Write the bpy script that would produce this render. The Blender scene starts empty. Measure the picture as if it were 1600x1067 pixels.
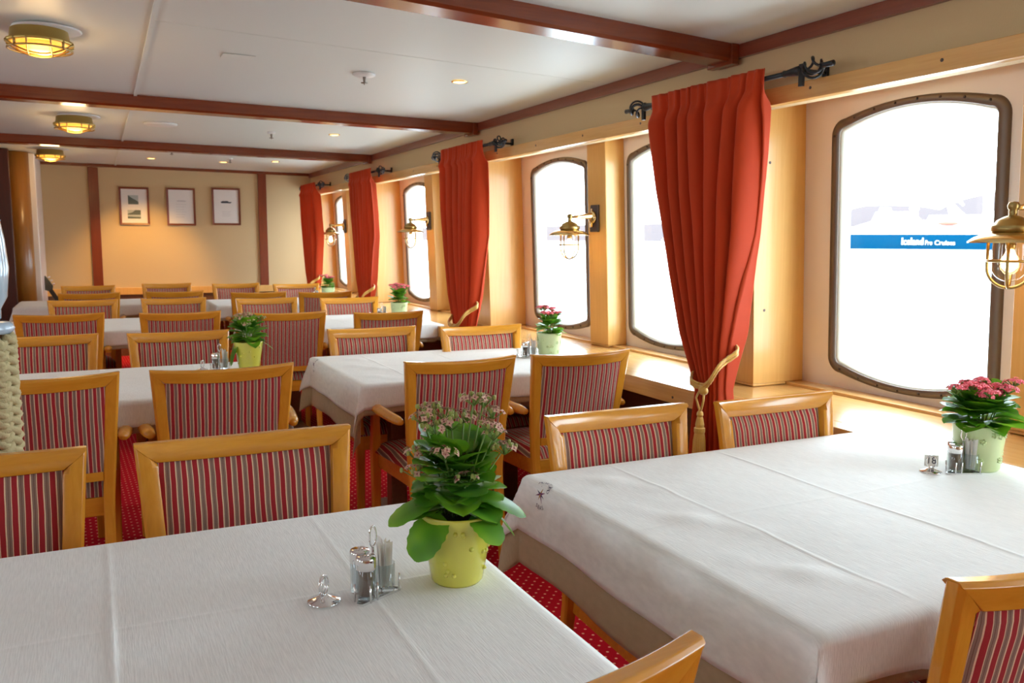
import bpy, bmesh, math, random
import numpy as np
from mathutils import Vector, Matrix
PI = math.pi
SC = bpy.context.scene
COL = SC.collection

# ------------------------------------------------------------------ camera
HC = 1.375
cam_d = bpy.data.cameras.new('camera')
cam = bpy.data.objects.new('camera', cam_d)
COL.objects.link(cam)
R = ((0.898904, -0.43812764, 0.00397175), (-0.04842659, -0.10835775, -0.99293175), (0.43546122, 0.89235798, -0.11862025))
M = Matrix(((R[0][0], -R[1][0], -R[2][0]), (R[0][1], -R[1][1], -R[2][1]), (R[0][2], -R[1][2], -R[2][2])))
cam.matrix_world = Matrix.Translation((0, 0, HC)) @ M.to_4x4()
cam_d.sensor_width = 36.0
cam_d.lens = 1330.0 / 1600.0 * 36.0
cam_d.clip_start = 0.05
cam_d.clip_end = 6000
cam_d.dof.use_dof = True
cam_d.dof.focus_distance = 1.75
cam_d.dof.aperture_fstop = 11.0
SC.camera = cam

# ------------------------------------------------------------------ world, exposure, daylight
SC.view_settings.view_transform = 'Standard'
SC.view_settings.look = 'None'
SC.view_settings.gamma = 1.0
SC.view_settings.exposure = 0.24
SC.view_settings.use_curve_mapping = False
SC.cycles.use_denoising = True
SC.cycles.max_bounces = 10
SC.cycles.diffuse_bounces = 6
SC.cycles.glossy_bounces = 4
SC.cycles.transmission_bounces = 8
SC.cycles.transparent_max_bounces = 12
SC.cycles.sample_clamp_indirect = 6.0
world = bpy.data.worlds.new('overcast_sky')
SC.world = world
world.use_nodes = True
wn = world.node_tree.nodes
wn['Background'].inputs[0].default_value = (0.76, 0.90, 1.0, 1)
wn['Background'].inputs[1].default_value = 11.5

def portal(loc, rot, sx, sy):
    l = bpy.data.lights.new('daylight_portal', 'AREA')
    l.shape = 'RECTANGLE'; l.size = sx; l.size_y = sy
    l.cycles.is_portal = True
    o = bpy.data.objects.new('daylight_portal', l)
    COL.objects.link(o); o.location = loc; o.rotation_euler = rot
    return o

# ------------------------------------------------------------------ materials
def mat(name, col=(0.8, 0.8, 0.8), rough=0.5, metal=0.0, spec=0.5, coat=0.0, emit=None, estr=0.0, sheen=0.0, alpha=None):
    m = bpy.data.materials.new(name); m.use_nodes = True
    b = m.node_tree.nodes['Principled BSDF']
    b.inputs['Base Color'].default_value = (*col, 1)
    b.inputs['Roughness'].default_value = rough
    b.inputs['Metallic'].default_value = metal
    b.inputs['Specular IOR Level'].default_value = spec
    b.inputs['Coat Weight'].default_value = coat
    b.inputs['Coat Roughness'].default_value = 0.12
    b.inputs['Sheen Weight'].default_value = sheen
    if emit:
        b.inputs['Emission Color'].default_value = (*emit, 1)
        b.inputs['Emission Strength'].default_value = estr
    return m
def nn(m, t, **k):
    n = m.node_tree.nodes.new(t)
    for a, v in k.items(): setattr(n, a, v)
    return n
def lk(m, a, b): m.node_tree.links.new(a, b)
def bs(m): return m.node_tree.nodes['Principled BSDF']
def coords(m, kind='Object', scale=(1, 1, 1)):
    t = nn(m, 'ShaderNodeTexCoord'); mp = nn(m, 'ShaderNodeMapping')
    mp.inputs['Scale'].default_value = scale
    lk(m, t.outputs[kind], mp.inputs[0]); return mp.outputs[0]
def ramp(m, fac, stops, interp='LINEAR'):
    r = nn(m, 'ShaderNodeValToRGB'); r.color_ramp.interpolation = interp
    while len(r.color_ramp.elements) < len(stops): r.color_ramp.elements.new(0.5)
    for e, (p, c) in zip(r.color_ramp.elements, stops):
        e.position = p; e.color = (*c, 1)
    lk(m, fac, r.inputs[0]); return r.outputs[0]
def bump(m, h, strength, dist):
    b = nn(m, 'ShaderNodeBump'); b.inputs['Strength'].default_value = strength; b.inputs['Distance'].default_value = dist
    lk(m, h, b.inputs['Height']); lk(m, b.outputs[0], bs(m).inputs['Normal'])

def wood(name, c1, c2, rough=0.28, coat=0.3, scale=(60, 60, 4), amount=1.0):
    m = mat(name, c1, rough, coat=coat)
    v = coords(m, 'Object', scale)
    n = nn(m, 'ShaderNodeTexNoise'); n.inputs['Scale'].default_value = 1.0; n.inputs['Detail'].default_value = 5; n.inputs['Roughness'].default_value = 0.6
    n.inputs['Distortion'].default_value = 0.6
    lk(m, v, n.inputs['Vector'])
    c = ramp(m, n.outputs['Fac'], [(0.25, c2), (0.75, c1)])
    lk(m, c, bs(m).inputs['Base Color'])
    return m
WOOD = wood('honey_beech', (0.74, 0.33, 0.030), (0.60, 0.235, 0.017), 0.24, 0.45, (55, 55, 5))
WOODX = wood('honey_beech_rail', (0.74, 0.33, 0.030), (0.60, 0.235, 0.017), 0.24, 0.45, (5, 55, 55))
WOODD = wood('shaded_chair_frame', (0.42, 0.15, 0.03), (0.30, 0.09, 0.018), 0.4, 0.2, (5, 55, 55))
VENEER = wood('pale_veneer', (0.76, 0.44, 0.135), (0.68, 0.36, 0.09), 0.35, 0.2, (70, 70, 3))
VENEERY = wood('pale_veneer_sill', (0.74, 0.43, 0.15), (0.62, 0.33, 0.10), 0.22, 0.5, (70, 3, 70))
MAHOG = wood('mahogany', (0.22, 0.040, 0.009), (0.15, 0.025, 0.006), 0.27, 0.4, (4, 70, 70))
MAHOGY = wood('mahogany_long', (0.24, 0.055, 0.025), (0.17, 0.035, 0.016), 0.3, 0.4, (70, 4, 70))
MAHOGZ = wood('mahogany_post', (0.21, 0.036, 0.007), (0.15, 0.024, 0.005), 0.35, 0.15, (70, 70, 4))
DARKW = wood('dark_panel', (0.20, 0.085, 0.03), (0.14, 0.055, 0.02), 0.4, 0.1, (60, 4, 60))

def stripes():
    m = mat('striped_upholstery', (0.4, 0.1, 0.1), 0.85, sheen=0.05, spec=0.15)
    t = nn(m, 'ShaderNodeTexCoord'); s = nn(m, 'ShaderNodeSeparateXYZ'); lk(m, t.outputs['Object'], s.inputs[0])
    nz = nn(m, 'ShaderNodeTexNoise'); nz.inputs['Scale'].default_value = 9.0; lk(m, t.outputs['Object'], nz.inputs['Vector'])
    a0 = nn(m, 'ShaderNodeMath', operation='MULTIPLY_ADD'); lk(m, nz.outputs['Fac'], a0.inputs[0]); a0.inputs[1].default_value = 0.006; lk(m, s.outputs[0], a0.inputs[2])
    a = nn(m, 'ShaderNodeMath', operation='MULTIPLY_ADD'); lk(m, a0.outputs[0], a.inputs[0]); a.inputs[1].default_value = 1 / 0.0245; a.inputs[2].default_value = 20.3
    f = nn(m, 'ShaderNodeMath', operation='FRACT'); lk(m, a.outputs[0], f.inputs[0])
    red, cream, grey, dk = (0.46, 0.008, 0.014), (1.0, 0.72, 0.46), (0.34, 0.20, 0.145), (0.15, 0.055, 0.04)
    c = ramp(m, f.outputs[0], [(0.0, red), (0.40, red), (0.43, cream), (0.50, grey), (0.67, dk), (0.71, grey), (0.89, cream), (0.97, cream)], 'CONSTANT')
    n2 = nn(m, 'ShaderNodeTexNoise'); n2.inputs['Scale'].default_value = 900; lk(m, t.outputs['Object'], n2.inputs['Vector'])
    mx = nn(m, 'ShaderNodeMix', data_type='RGBA', blend_type='MULTIPLY'); mx.inputs[0].default_value = 0.5
    lk(m, c, mx.inputs[6]); lk(m, n2.outputs['Color'], mx.inputs[7])
    g = nn(m, 'ShaderNodeBrightContrast'); g.inputs['Bright'].default_value = 0.02; lk(m, mx.outputs[2], g.inputs[0])
    lk(m, g.outputs[0], bs(m).inputs['Base Color'])
    bump(m, n2.outputs['Fac'], 0.25, 0.002)
    return m
STRIPE = stripes()

def linen(name, col, s=1.0):
    m = mat(name, col, 0.75, spec=0.3, sheen=0.15)
    v = coords(m, 'Object', (420, 26, 60)); n = nn(m, 'ShaderNodeTexNoise'); n.inputs['Scale'].default_value = 1.0; n.inputs['Detail'].default_value = 3; lk(m, v, n.inputs['Vector'])
    v2 = coords(m, 'Object', (9, 7, 9)); n2 = nn(m, 'ShaderNodeTexNoise'); n2.inputs['Scale'].default_value = 1.0; n2.inputs['Detail'].default_value = 4; lk(m, v2, n2.inputs['Vector'])
    c = ramp(m, n.outputs['Fac'], [(0.3, tuple(x * 0.90 for x in col)), (0.65, col)])
    lk(m, c, bs(m).inputs['Base Color'])
    ad = nn(m, 'ShaderNodeMath', operation='MULTIPLY_ADD'); lk(m, n2.outputs['Fac'], ad.inputs[0]); ad.inputs[1].default_value = 5.0; lk(m, n.outputs['Fac'], ad.inputs[2])
    bump(m, ad.outputs[0], 0.35 * s, 0.0016)
    return m
LINEN = linen('white_linen', (0.87, 0.87, 0.84))
BEIGE = linen('beige_undercloth', (0.50, 0.40, 0.25))
CEILM = mat('ceiling_paint', (0.655, 0.69, 0.64), 0.45, spec=0.4)
WALLM = mat('beige_wall_covering', (0.56, 0.41, 0.22), 0.8)
n_ = nn(WALLM, 'ShaderNodeTexNoise'); n_.inputs['Scale'].default_value = 1.0; lk(WALLM, coords(WALLM, 'Object', (300, 300, 60)), n_.inputs['Vector']); bump(WALLM, n_.outputs['Fac'], 0.3, 0.002)
PANELM = mat('cream_laminate', (0.84, 0.76, 0.68), 0.35, coat=0.1)
def carpet():
    m = mat('red_dotted_carpet', (0.42, 0.01, 0.02), 0.95, spec=0.05)
    t = nn(m, 'ShaderNodeTexCoord'); mp = nn(m, 'ShaderNodeMapping'); mp.inputs['Rotation'].default_value = (0, 0, 0.75); mp.inputs['Scale'].default_value = (28, 28, 28)
    lk(m, t.outputs['Object'], mp.inputs[0]); s = nn(m, 'ShaderNodeSeparateXYZ'); lk(m, mp.outputs[0], s.inputs[0])
    o = []
    for i in (0, 1):
        f = nn(m, 'ShaderNodeMath', operation='FRACT'); lk(m, s.outputs[i], f.inputs[0])
        g = nn(m, 'ShaderNodeMath', operation='SUBTRACT'); lk(m, f.outputs[0], g.inputs[0]); g.inputs[1].default_value = 0.5
        h = nn(m, 'ShaderNodeMath', operation='POWER'); lk(m, g.outputs[0], h.inputs[0]); h.inputs[1].default_value = 2; o.append(h)
    a = nn(m, 'ShaderNodeMath', operation='ADD'); lk(m, o[0].outputs[0], a.inputs[0]); lk(m, o[1].outputs[0], a.inputs[1])
    c = ramp(m, a.outputs[0], [(0.0, (0.85, 0.40, 0.25)), (0.012, (0.85, 0.40, 0.25)), (0.024, (0.50, 0.008, 0.018))])
    nz = nn(m, 'ShaderNodeTexNoise'); nz.inputs['Scale'].default_value = 350; lk(m, t.outputs['Object'], nz.inputs['Vector'])
    lk(m, c, bs(m).inputs['Base Color']); bump(m, nz.outputs['Fac'], 0.5, 0.004)
    return m
CARPET = carpet()
CURT = mat('terracotta_curtain', (0.58, 0.058, 0.012), 0.7, spec=0.2, sheen=0.08)
n_ = nn(CURT, 'ShaderNodeTexNoise'); n_.inputs['Scale'].default_value = 700; lk(CURT, coords(CURT), n_.inputs['Vector']); bump(CURT, n_.outputs['Fac'], 0.2, 0.001)
_tr = nn(CURT, 'ShaderNodeBsdfTranslucent'); _tr.inputs[0].default_value = (0.75, 0.13, 0.03, 1)
_mx = nn(CURT, 'ShaderNodeMixShader'); _mx.inputs[0].default_value = 0.22
_o = [n for n in CURT.node_tree.nodes if n.type == 'OUTPUT_MATERIAL'][0]
lk(CURT, bs(CURT).outputs[0], _mx.inputs[1]); lk(CURT, _tr.outputs[0], _mx.inputs[2]); lk(CURT, _mx.outputs[0], _o.inputs[0])
GOLD = mat('gold_cord', (0.72, 0.42, 0.07), 0.45, spec=0.5, sheen=0.4)
IRON = mat('black_iron', (0.025, 0.027, 0.030), 0.35, metal=0.5)
BRASS = mat('polished_brass', (0.72, 0.52, 0.24), 0.22, metal=1.0)
BRASSD = mat('aged_brass', (0.38, 0.27, 0.10), 0.35, metal=1.0)
CHROME = mat('chrome', (0.80, 0.80, 0.80), 0.08, metal=1.0)
GASKET = mat('window_frame_metal', (0.16, 0.125, 0.10), 0.4, metal=0.4)
GASKETIN = mat('inner_gasket', (0.55, 0.55, 0.47), 0.5)
BOLT = mat('bolt', (0.08, 0.06, 0.05), 0.4, metal=0.6)
WHITEP = mat('white_plastic', (0.72, 0.71, 0.68), 0.4)
LIME = mat('lime_pot_glaze', (0.66, 0.62, 0.085), 0.22, coat=0.6)
PALEG = mat('pale_green_pot_glaze', (0.56, 0.66, 0.34), 0.35, coat=0.3)
SOIL = mat('potting_soil', (0.03, 0.02, 0.012), 0.95)
STEM = mat('plant_stem', (0.20, 0.34, 0.07), 0.5)
PAPER = mat('paper_wrap', (0.86, 0.84, 0.80), 0.7)
SALT = mat('salt', (0.85, 0.85, 0.84), 0.9)
PEPPER = mat('ground_pepper', (0.22, 0.15, 0.11), 0.95)
WAX = mat('cream_sachets', (0.80, 0.72, 0.58), 0.6)
INK = mat('dark_ink', (0.03, 0.03, 0.05), 0.6)
ROPE = mat('hemp_rope', (0.50, 0.42, 0.22), 0.9)
n_ = nn(ROPE, 'ShaderNodeTexNoise'); n_.inputs['Scale'].default_value = 220; lk(ROPE, coords(ROPE), n_.inputs['Vector']); bump(ROPE, n_.outputs['Fac'], 0.5, 0.004)
def leafmat():
    m = mat('succulent_leaf', (0.06, 0.20, 0.02), 0.38, spec=0.4, coat=0.05)
    oi = nn(m, 'ShaderNodeTexNoise'); oi.inputs['Scale'].default_value = 14; oi.inputs['Detail'].default_value = 1; lk(m, coords(m), oi.inputs['Vector'])
    c = ramp(m, oi.outputs['Fac'], [(0.30, (0.022, 0.12, 0.014)), (0.50, (0.085, 0.28, 0.016)), (0.70, (0.24, 0.50, 0.02))])
    lk(m, c, bs(m).inputs['Base Color'])
    tr = nn(m, 'ShaderNodeBsdfTranslucent'); tr.inputs[0].default_value = (0.25, 0.55, 0.03, 1)
    mx = nn(m, 'ShaderNodeMixShader'); mx.inputs[0].default_value = 0.25
    o = [n for n in m.node_tree.nodes if n.type == 'OUTPUT_MATERIAL'][0]
    lk(m, bs(m).outputs[0], mx.inputs[1]); lk(m, tr.outputs[0], mx.inputs[2]); lk(m, mx.outputs[0], o.inputs[0])
    return m
LEAF = leafmat()
PETALP = mat('pink_petal', (0.95, 0.19, 0.25), 0.5, sheen=0.1)
PETALB = mat('faded_petal', (0.66, 0.42, 0.30), 0.6)
PETALC = mat('petal_centre', (0.38, 0.10, 0.12), 0.6)
BUD = mat('green_bud', (0.34, 0.40, 0.10), 0.5)
def glassmat(name, tint=(1, 1, 1), gloss=0.1, rough=0.0):
    m = bpy.data.materials.new(name); m.use_nodes = True; nt = m.node_tree
    for n in list(nt.nodes):
        if n.type == 'BSDF_PRINCIPLED': nt.nodes.remove(n)
    o = [n for n in nt.nodes if n.type == 'OUTPUT_MATERIAL'][0]
    t = nt.nodes.new('ShaderNodeBsdfTransparent'); t.inputs[0].default_value = (*tint, 1)
    g = nt.nodes.new('ShaderNodeBsdfGlossy'); g.inputs['Roughness'].default_value = rough
    lw = nt.nodes.new('ShaderNodeLayerWeight'); lw.inputs[0].default_value = 0.5
    pw = nt.nodes.new('ShaderNodeMath'); pw.operation = 'POWER'; pw.inputs[1].default_value = 4.0
    ma = nt.nodes.new('ShaderNodeMath'); ma.operation = 'MULTIPLY_ADD'; ma.inputs[1].default_value = 0.7; ma.inputs[2].default_value = gloss
    mx = nt.nodes.new('ShaderNodeMixShader'); nt.links.new(lw.outputs['Facing'], pw.inputs[0]); nt.links.new(pw.outputs[0], ma.inputs[0])
    nt.links.new(ma.outputs[0], mx.inputs[0]); nt.links.new(t.outputs[0], mx.inputs[1]); nt.links.new(g.outputs[0], mx.inputs[2]); nt.links.new(mx.outputs[0], o.inputs[0])
    return m
PANE = glassmat('window_glass', (0.97, 0.99, 1.0), 0.02)
GLASS = glassmat('clear_glass', (0.93, 0.96, 0.97), 0.07)
LAMPGLASS = glassmat('lantern_glass', (1.0, 0.98, 0.95), 0.05)
BULB = mat('lit_bulb', (1, 1, 1), 0.5, emit=(1.0, 0.70, 0.36), estr=14)
DOME = mat('lit_amber_glass', (1.0, 0.6, 0.2), 0.4, emit=(1.0, 0.42, 0.02), estr=1.0)
DOMEB = mat('lit_dome_core', (1.0, 0.8, 0.4), 0.4, emit=(1.0, 0.74, 0.22), estr=2.6)
SPOTG = mat('lit_downlight', (1.0, 0.8, 0.4), 0.4, emit=(1.0, 0.66, 0.22), estr=3.0)

# ------------------------------------------------------------------ mesh helpers
def mesh_obj(name, verts, faces, m, parent=None, smooth=False, mats=None, fm=None, loc=None):
    me = bpy.data.meshes.new(name)
    me.from_pydata([tuple(v) for v in verts], [], faces)
    if mats:
        for x in mats: me.materials.append(x)
        if fm: me.polygons.foreach_set('material_index', fm)
    else: me.materials.append(m)
    if smooth: me.polygons.foreach_set('use_smooth', [True] * len(me.polygons))
    me.update()
    o = bpy.data.objects.new(name, me); COL.objects.link(o)
    if parent: o.parent = parent
    if loc: o.location = loc
    return o
class MB:
    def __init__(s): s.v = []; s.f = []; s.m = []
    def add(s, v, f, mi=0):
        n = len(s.v); s.v += [tuple(x) for x in v]; s.f += [tuple(i + n for i in q) for q in f]; s.m += [mi] * len(f)
    def box(s, x0, x1, y0, y1, z0, z1, mi=0):
        v = [(x, y, z) for z in (z0, z1) for y in (y0, y1) for x in (x0, x1)]
        s.add(v, [(0, 2, 3, 1), (4, 5, 7, 6), (0, 1, 5, 4), (2, 6, 7, 3), (0, 4, 6, 2), (1, 3, 7, 5)], mi)
    def loops(s, rings, closed=True, cap=True, mi=0):
        n = len(rings[0]); v = [p for r in rings for p in r]; f = []
        for i in range(len(rings) - 1):
            for j in range(n if closed else n - 1):
                k = (j + 1) % n
                f.append((i * n + j, i * n + k, (i + 1) * n + k, (i + 1) * n + j))
        if cap: f.append(tuple(range(n))[::-1]); f.append(tuple((len(rings) - 1) * n + j for j in range(n)))
        s.add(v, f, mi)
    def lathe(s, prof, c=(0, 0, 0), n=24, mi=0, a0=0, ax='z', cap=False):
        rings = []
        for r, z in prof:
            ring = []
            for j in range(n):
                t = a0 + 2 * PI * j / n; p = (r * math.cos(t), r * math.sin(t), z)
                if ax == 'x': p = (p[2], p[0], p[1])
                if ax == 'y': p = (p[1], p[2], p[0])
                ring.append((c[0] + p[0], c[1] + p[1], c[2] + p[2]))
            rings.append(ring)
        s.loops(rings, True, cap, mi)
    def tube(s, pts, r, n=8, mi=0, cap=True, closed=False):
        pts = [Vector(p) for p in pts]; rings = []; up = None; N = len(pts)
        for i, p in enumerate(pts):
            if closed: d = pts[(i + 1) % N] - pts[i - 1]
            else: d = pts[min(i + 1, N - 1)] - pts[max(i - 1, 0)]
            d.normalize()
            if up is None:
                up = Vector((0, 0, 1)) if abs(d.z) < 0.9 else Vector((1, 0, 0))
            u = (up - d * up.dot(d)).normalized(); w = d.cross(u); up = u
            rr = r[i] if isinstance(r, (list, tuple)) else r
            rings.append([p + (u * math.cos(2 * PI * j / n) + w * math.sin(2 * PI * j / n)) * rr for j in range(n)])
        if closed: rings.append(rings[0]); cap = False
        s.loops(rings, True, cap, mi)
    def sphere(s, c, r, n=10, mi=0, sc=(1, 1, 1)):
        rings = []
        for i in range(1, n):
            t = PI * i / n
            rings.append([(c[0] + r * sc[0] * math.sin(t) * math.cos(2 * PI * j / n), c[1] + r * sc[1] * math.sin(t) * math.sin(2 * PI * j / n), c[2] - r * sc[2] * math.cos(t)) for j in range(n)])
        s.loops(rings, True, True, mi)
    def obj(s, name, m, parent=None, smooth=False, loc=None, bevel=0.0, autos=None, seg=2):
        mats = m if isinstance(m, list) else None
        o = mesh_obj(name, s.v, s.f, m, parent, smooth, mats, s.m if mats else None, loc)
        if bevel:
            b = o.modifiers.new('bevel', 'BEVEL'); b.width = bevel; b.segments = seg; b.limit_method = 'ANGLE'; b.angle_limit = 0.6
            o.data.polygons.foreach_set('use_smooth', [True] * len(o.data.polygons))
            b.harden_normals = True
        return o
def empty(name, loc=(0, 0, 0), rz=0):
    o = bpy.data.objects.new(name, None); COL.objects.link(o); o.location = loc; o.rotation_euler = (0, 0, rz); o.empty_display_size = 0.1
    return o
def tag(o, label, cat, group=None):
    o['label'] = label; o['category'] = cat
    if group: o['group'] = group
    return o
def struct(o, label=None):
    o['kind'] = 'structure'
    if label: o['label'] = label
    return o
def copy_tree(o, parent=None):
    c = o.copy(); COL.objects.link(c)
    if parent: c.parent = parent
    for ch in [x for x in o.children]: copy_tree(ch, c)
    return c
def circ(n, r, c=(0, 0)): return [(c[0] + r * math.cos(2 * PI * i / n), c[1] + r * math.sin(2 * PI * i / n)) for i in range(n)]

def lean(o, k=0.040, z0=0.76):
    me = o.data; n = len(me.vertices); a = np.empty(n * 3); me.vertices.foreach_get('co', a); a = a.reshape(-1, 3)
    a[:, 0] -= k * (a[:, 2] - z0); me.vertices.foreach_set('co', a.ravel()); me.update(); return o
# ------------------------------------------------------------------ room shell
XL, YB, YF = -3.6, -2.6, 10.96
XW, XP = 2.5, 2.8          # wall covering plane, window panel plane
def ceil_h(x, y):
    c = float(np.interp(y, [0, 2.9, 5.65, 10.96], [0.05, 0.05, 0.011, 0.009])); xx = max(x, -1.2)
    return 2.195 + c * (2.5 - xx)
b = MB(); b.box(XL - .1, 3.0, YB - .1, YF + .1, -0.1, 0); struct(b.obj('floor', CARPET))
xs = list(np.linspace(XL, 2.56, 20)); ys = list(np.linspace(YB, YF, 40))
b = MB(); vv = [(x, y, ceil_h(x, y)) for y in ys for x in xs]; vv += [(x, y, z + .08) for x, y, z in vv]
n0 = len(xs); ff = []
for j in range(len(ys) - 1):
    for i in range(n0 - 1):
        a = j * n0 + i; ff.append((a, a + n0, a + n0 + 1, a + 1)); k = len(xs) * len(ys); ff.append((a + k, a + 1 + k, a + n0 + 1 + k, a + n0 + k))
b.add(vv, ff); struct(b.obj('ceiling', CEILM, smooth=True))
# far wall
b = MB(); b.box(XL, 3.0, YF, YF + .1, 0, 2.4); struct(b.obj('wall_far', WALLM))
b = MB(); b.box(XL - .1, 3.0, YB - .1, YB, 0, 2.5); struct(b.obj('wall_back', WALLM))
# left wall with openings
b = MB(); y = YB
lops = [(-1.4, -0.7), (0.9, 1.6), (3.4, 4.1), (5.9, 6.6)]
for (p, q) in lops:
    b.box(XL - .1, XL, y, p, 0, 2.4); b.box(XL - .1, XL, p, q, 0, 0.95); b.box(XL - .1, XL, p, q, 1.75, 2.4); y = q
b.box(XL - .1, XL, y, YF, 0, 2.4); struct(b.obj('wall_left', WALLM))
# right wall: beige band above the window recess
b = MB(); b.box(XW, XW + .06, YB, YF, 1.915, 2.3); struct(b.obj('wall_right', WALLM))
# outer side panel with ship's windows
ZS = 0.75
NP = 72
def win_outline(w, z0, z1, crown=0.060, r=0.065, inset=0.0):
    """rounded ship's window with a bowed head and sill, points (y,z) counter clockwise about (0,.)"""
    hw = w / 2 - inset; a = z0 + inset; c = z1 - inset; rr = max(r - inset, 0.02); pts = []
    def bow(y, s): return s * crown * (1 - (y / hw) ** 2)
    zb, zt = a + crown, c - crown
    for t in np.linspace(-PI / 2, 0, 9): pts.append((hw - rr + rr * math.cos(t), zb + rr + rr * math.sin(t)))
    for t in np.linspace(0, PI / 2, 9): pts.append((hw - rr + rr * math.cos(t), zt - rr + rr * math.sin(t)))
    for y_ in np.linspace(hw - rr, -hw + rr, 14)[1:-1]: pts.append((y_, zt + bow(y_, 1) - bow(hw - rr, 1)))
    for t in np.linspace(PI / 2, PI, 9): pts.append((-hw + rr + rr * math.cos(t), zt - rr + rr * math.sin(t)))
    for t in np.linspace(PI, 1.5 * PI, 9): pts.append((-hw + rr + rr * math.cos(t), zb + rr + rr * math.sin(t)))
    for y_ in np.linspace(-hw + rr, hw - rr, 14)[1:-1]: pts.append((y_, zb - bow(y_, 1) + bow(hw - rr, 1)))
    return pts
# (y centre, width); panel segments split at segment borders
WINS = [(-0.45, .74), (0.78, .74), (2.255, .755), (3.77, .75), (4.96, .76), (6.33, .76), (7.69, .76), (9.03, .76), (10.35, .74)]
bord = [YB] + [(WINS[i][0] + WINS[i + 1][0]) / 2 for i in range(len(WINS) - 1)] + [YF]
pb = MB()
ZW0, ZW1 = 0.768, 1.925
for (yc, w), y0, y1 in zip(WINS, bord[:-1], bord[1:]):
    o = win_outline(w, ZW0, ZW1)
    outer = []
    for (yy, zz) in o:
        dy, dz = yy, zz - 1.345
        ky = ((y1 - yc) if dy > 0 else (yc - y0)) / max(abs(dy), 1e-6); kz = ((2.12 - 1.345) if dz > 0 else (1.345 - 0.66)) / max(abs(dz), 1e-6)
        k = min(ky, kz); outer.append((yc + dy * k, 1.345 + dz * k))
    # snap nearest outer points to the corners
    for cy, cz in ((y0, .66), (y1, .66), (y0, 2.12), (y1, 2.12)):
        i = min(range(len(outer)), key=lambda i: (outer[i][0] - cy) ** 2 + (outer[i][1] - cz) ** 2); outer[i] = (cy, cz)
    n = len(o)
    inn = [(yc + p[0], p[1]) for p in o]
    r1 = [(XP, p[0], p[1]) for p in outer]; r2 = [(XP, p[0], p[1]) for p in inn]; r3 = [(XP + .10, p[0], p[1]) for p in inn]; r4 = [(XP + .10, p[0], p[1]) for p in outer]
    pb.loops([r1, r2, r3, r4], True, False)
struct(lean(pb.obj('wall_window_side', PANELM)))
for i, (yc, w) in enumerate(WINS):
    wb = empty('window_%d' % (i + 1), (XP, yc, 0)); struct(wb)
    o = win_outline(w, ZW0, ZW1, inset=-0.004); o2 = win_outline(w, ZW0, ZW1, inset=0.036); o3 = win_outline(w, ZW0, ZW1, inset=0.042)
    o4 = win_outline(w, ZW0, ZW1, inset=0.048)
    f = MB()
    f.loops([[(-.001, *p) for p in o], [(-.016, *p) for p in win_outline(w, ZW0, ZW1, inset=0.0)], [(-.018, *p) for p in win_outline(w, ZW0, ZW1, inset=0.033)], [(-.010, *p) for p in o2], [(.03, *p) for p in o2]], True, False)
    if i >= 2:
        mid = win_outline(w, ZW0, ZW1, inset=0.014)
        acc = 0; last = mid[0]
        for p in mid + [mid[0]]:
            acc += math.dist(p, last); last = p
            if acc > 0.085: acc = 0; f.sphere((-.018, p[0], p[1]), .0055, 6, 1)
    lean(f.obj('frame', [GASKET, BOLT], wb, True))
    f = MB(); f.loops([[(-.008, *p) for p in o2], [(-.006, *p) for p in o3], [(.012, *p) for p in o4], [(.040, *p) for p in o4]], True, False); lean(f.obj('gasket', GASKETIN, wb, True))
    f = MB(); f.add([(.028, *p) for p in o3], [tuple(range(len(o3)))]); lean(f.obj('pane', PANE, wb))
    portal((XP + .13, yc, 1.345), (0, PI / 2, 0), 1.14, w)
for (p, q) in lops: portal((XL - .12, (p + q) / 2, 1.35), (0, -PI / 2, 0), .8, q - p)
tn = [0]
def trim(mb, m, label=None, bevel=0.0, **k):
    tn[0] += 1; return struct(mb.obj('trim_%d' % tn[0], m, bevel=bevel, **k), label)
# sill
b = MB(); b.box(2.304, 2.70, YB, YF, .68, .75); b.box(2.22, 2.302, YB, YF, .672, .7505); trim(b, VENEERY, 'pale wooden window sill running under all the windows', .003)
b = MB(); b.box(2.702, 2.80, YB, YF, .68, .762); trim(b, VENEERY, 'pale wooden strip at the back of the window sill', .003)
b = MB()
for yy in np.arange(-2, 10.8, 0.62): b.lathe([(.006, -.0), (.006, -.0015), (0.001, -.002)], (2.22, yy, .70), 10, 0, ax='x')
trim(b, BOLT, 'dark screw plugs along the edge of the sill')
b = MB(); b.box(2.36, 2.40, YB, YF, 0, .68); struct(b.obj('wall_under_sill', DARKW))
b = MB(); b.box(2.345, 2.36, YB, YF, 0, .09); b_ = struct(b.obj('baseboard_right', MAHOGY))
# valance / head of the recess
b = MB(); b.box(2.46, 2.50, YB, YF, 1.912, 1.98); b.box(2.50, 2.80, YB, YF, 1.96, 1.98); trim(b, VENEERY, 'pale wooden head board above the windows', .003)
b = MB()
for yy in np.arange(-2, 10.8, 0.56): b.lathe([(.006, -.0), (.006, -.0012), (0.001, -.002)], (2.46, yy, 1.95), 10, 0, ax='x')
trim(b, BOLT, 'dark screw plugs along the head board')
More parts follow.
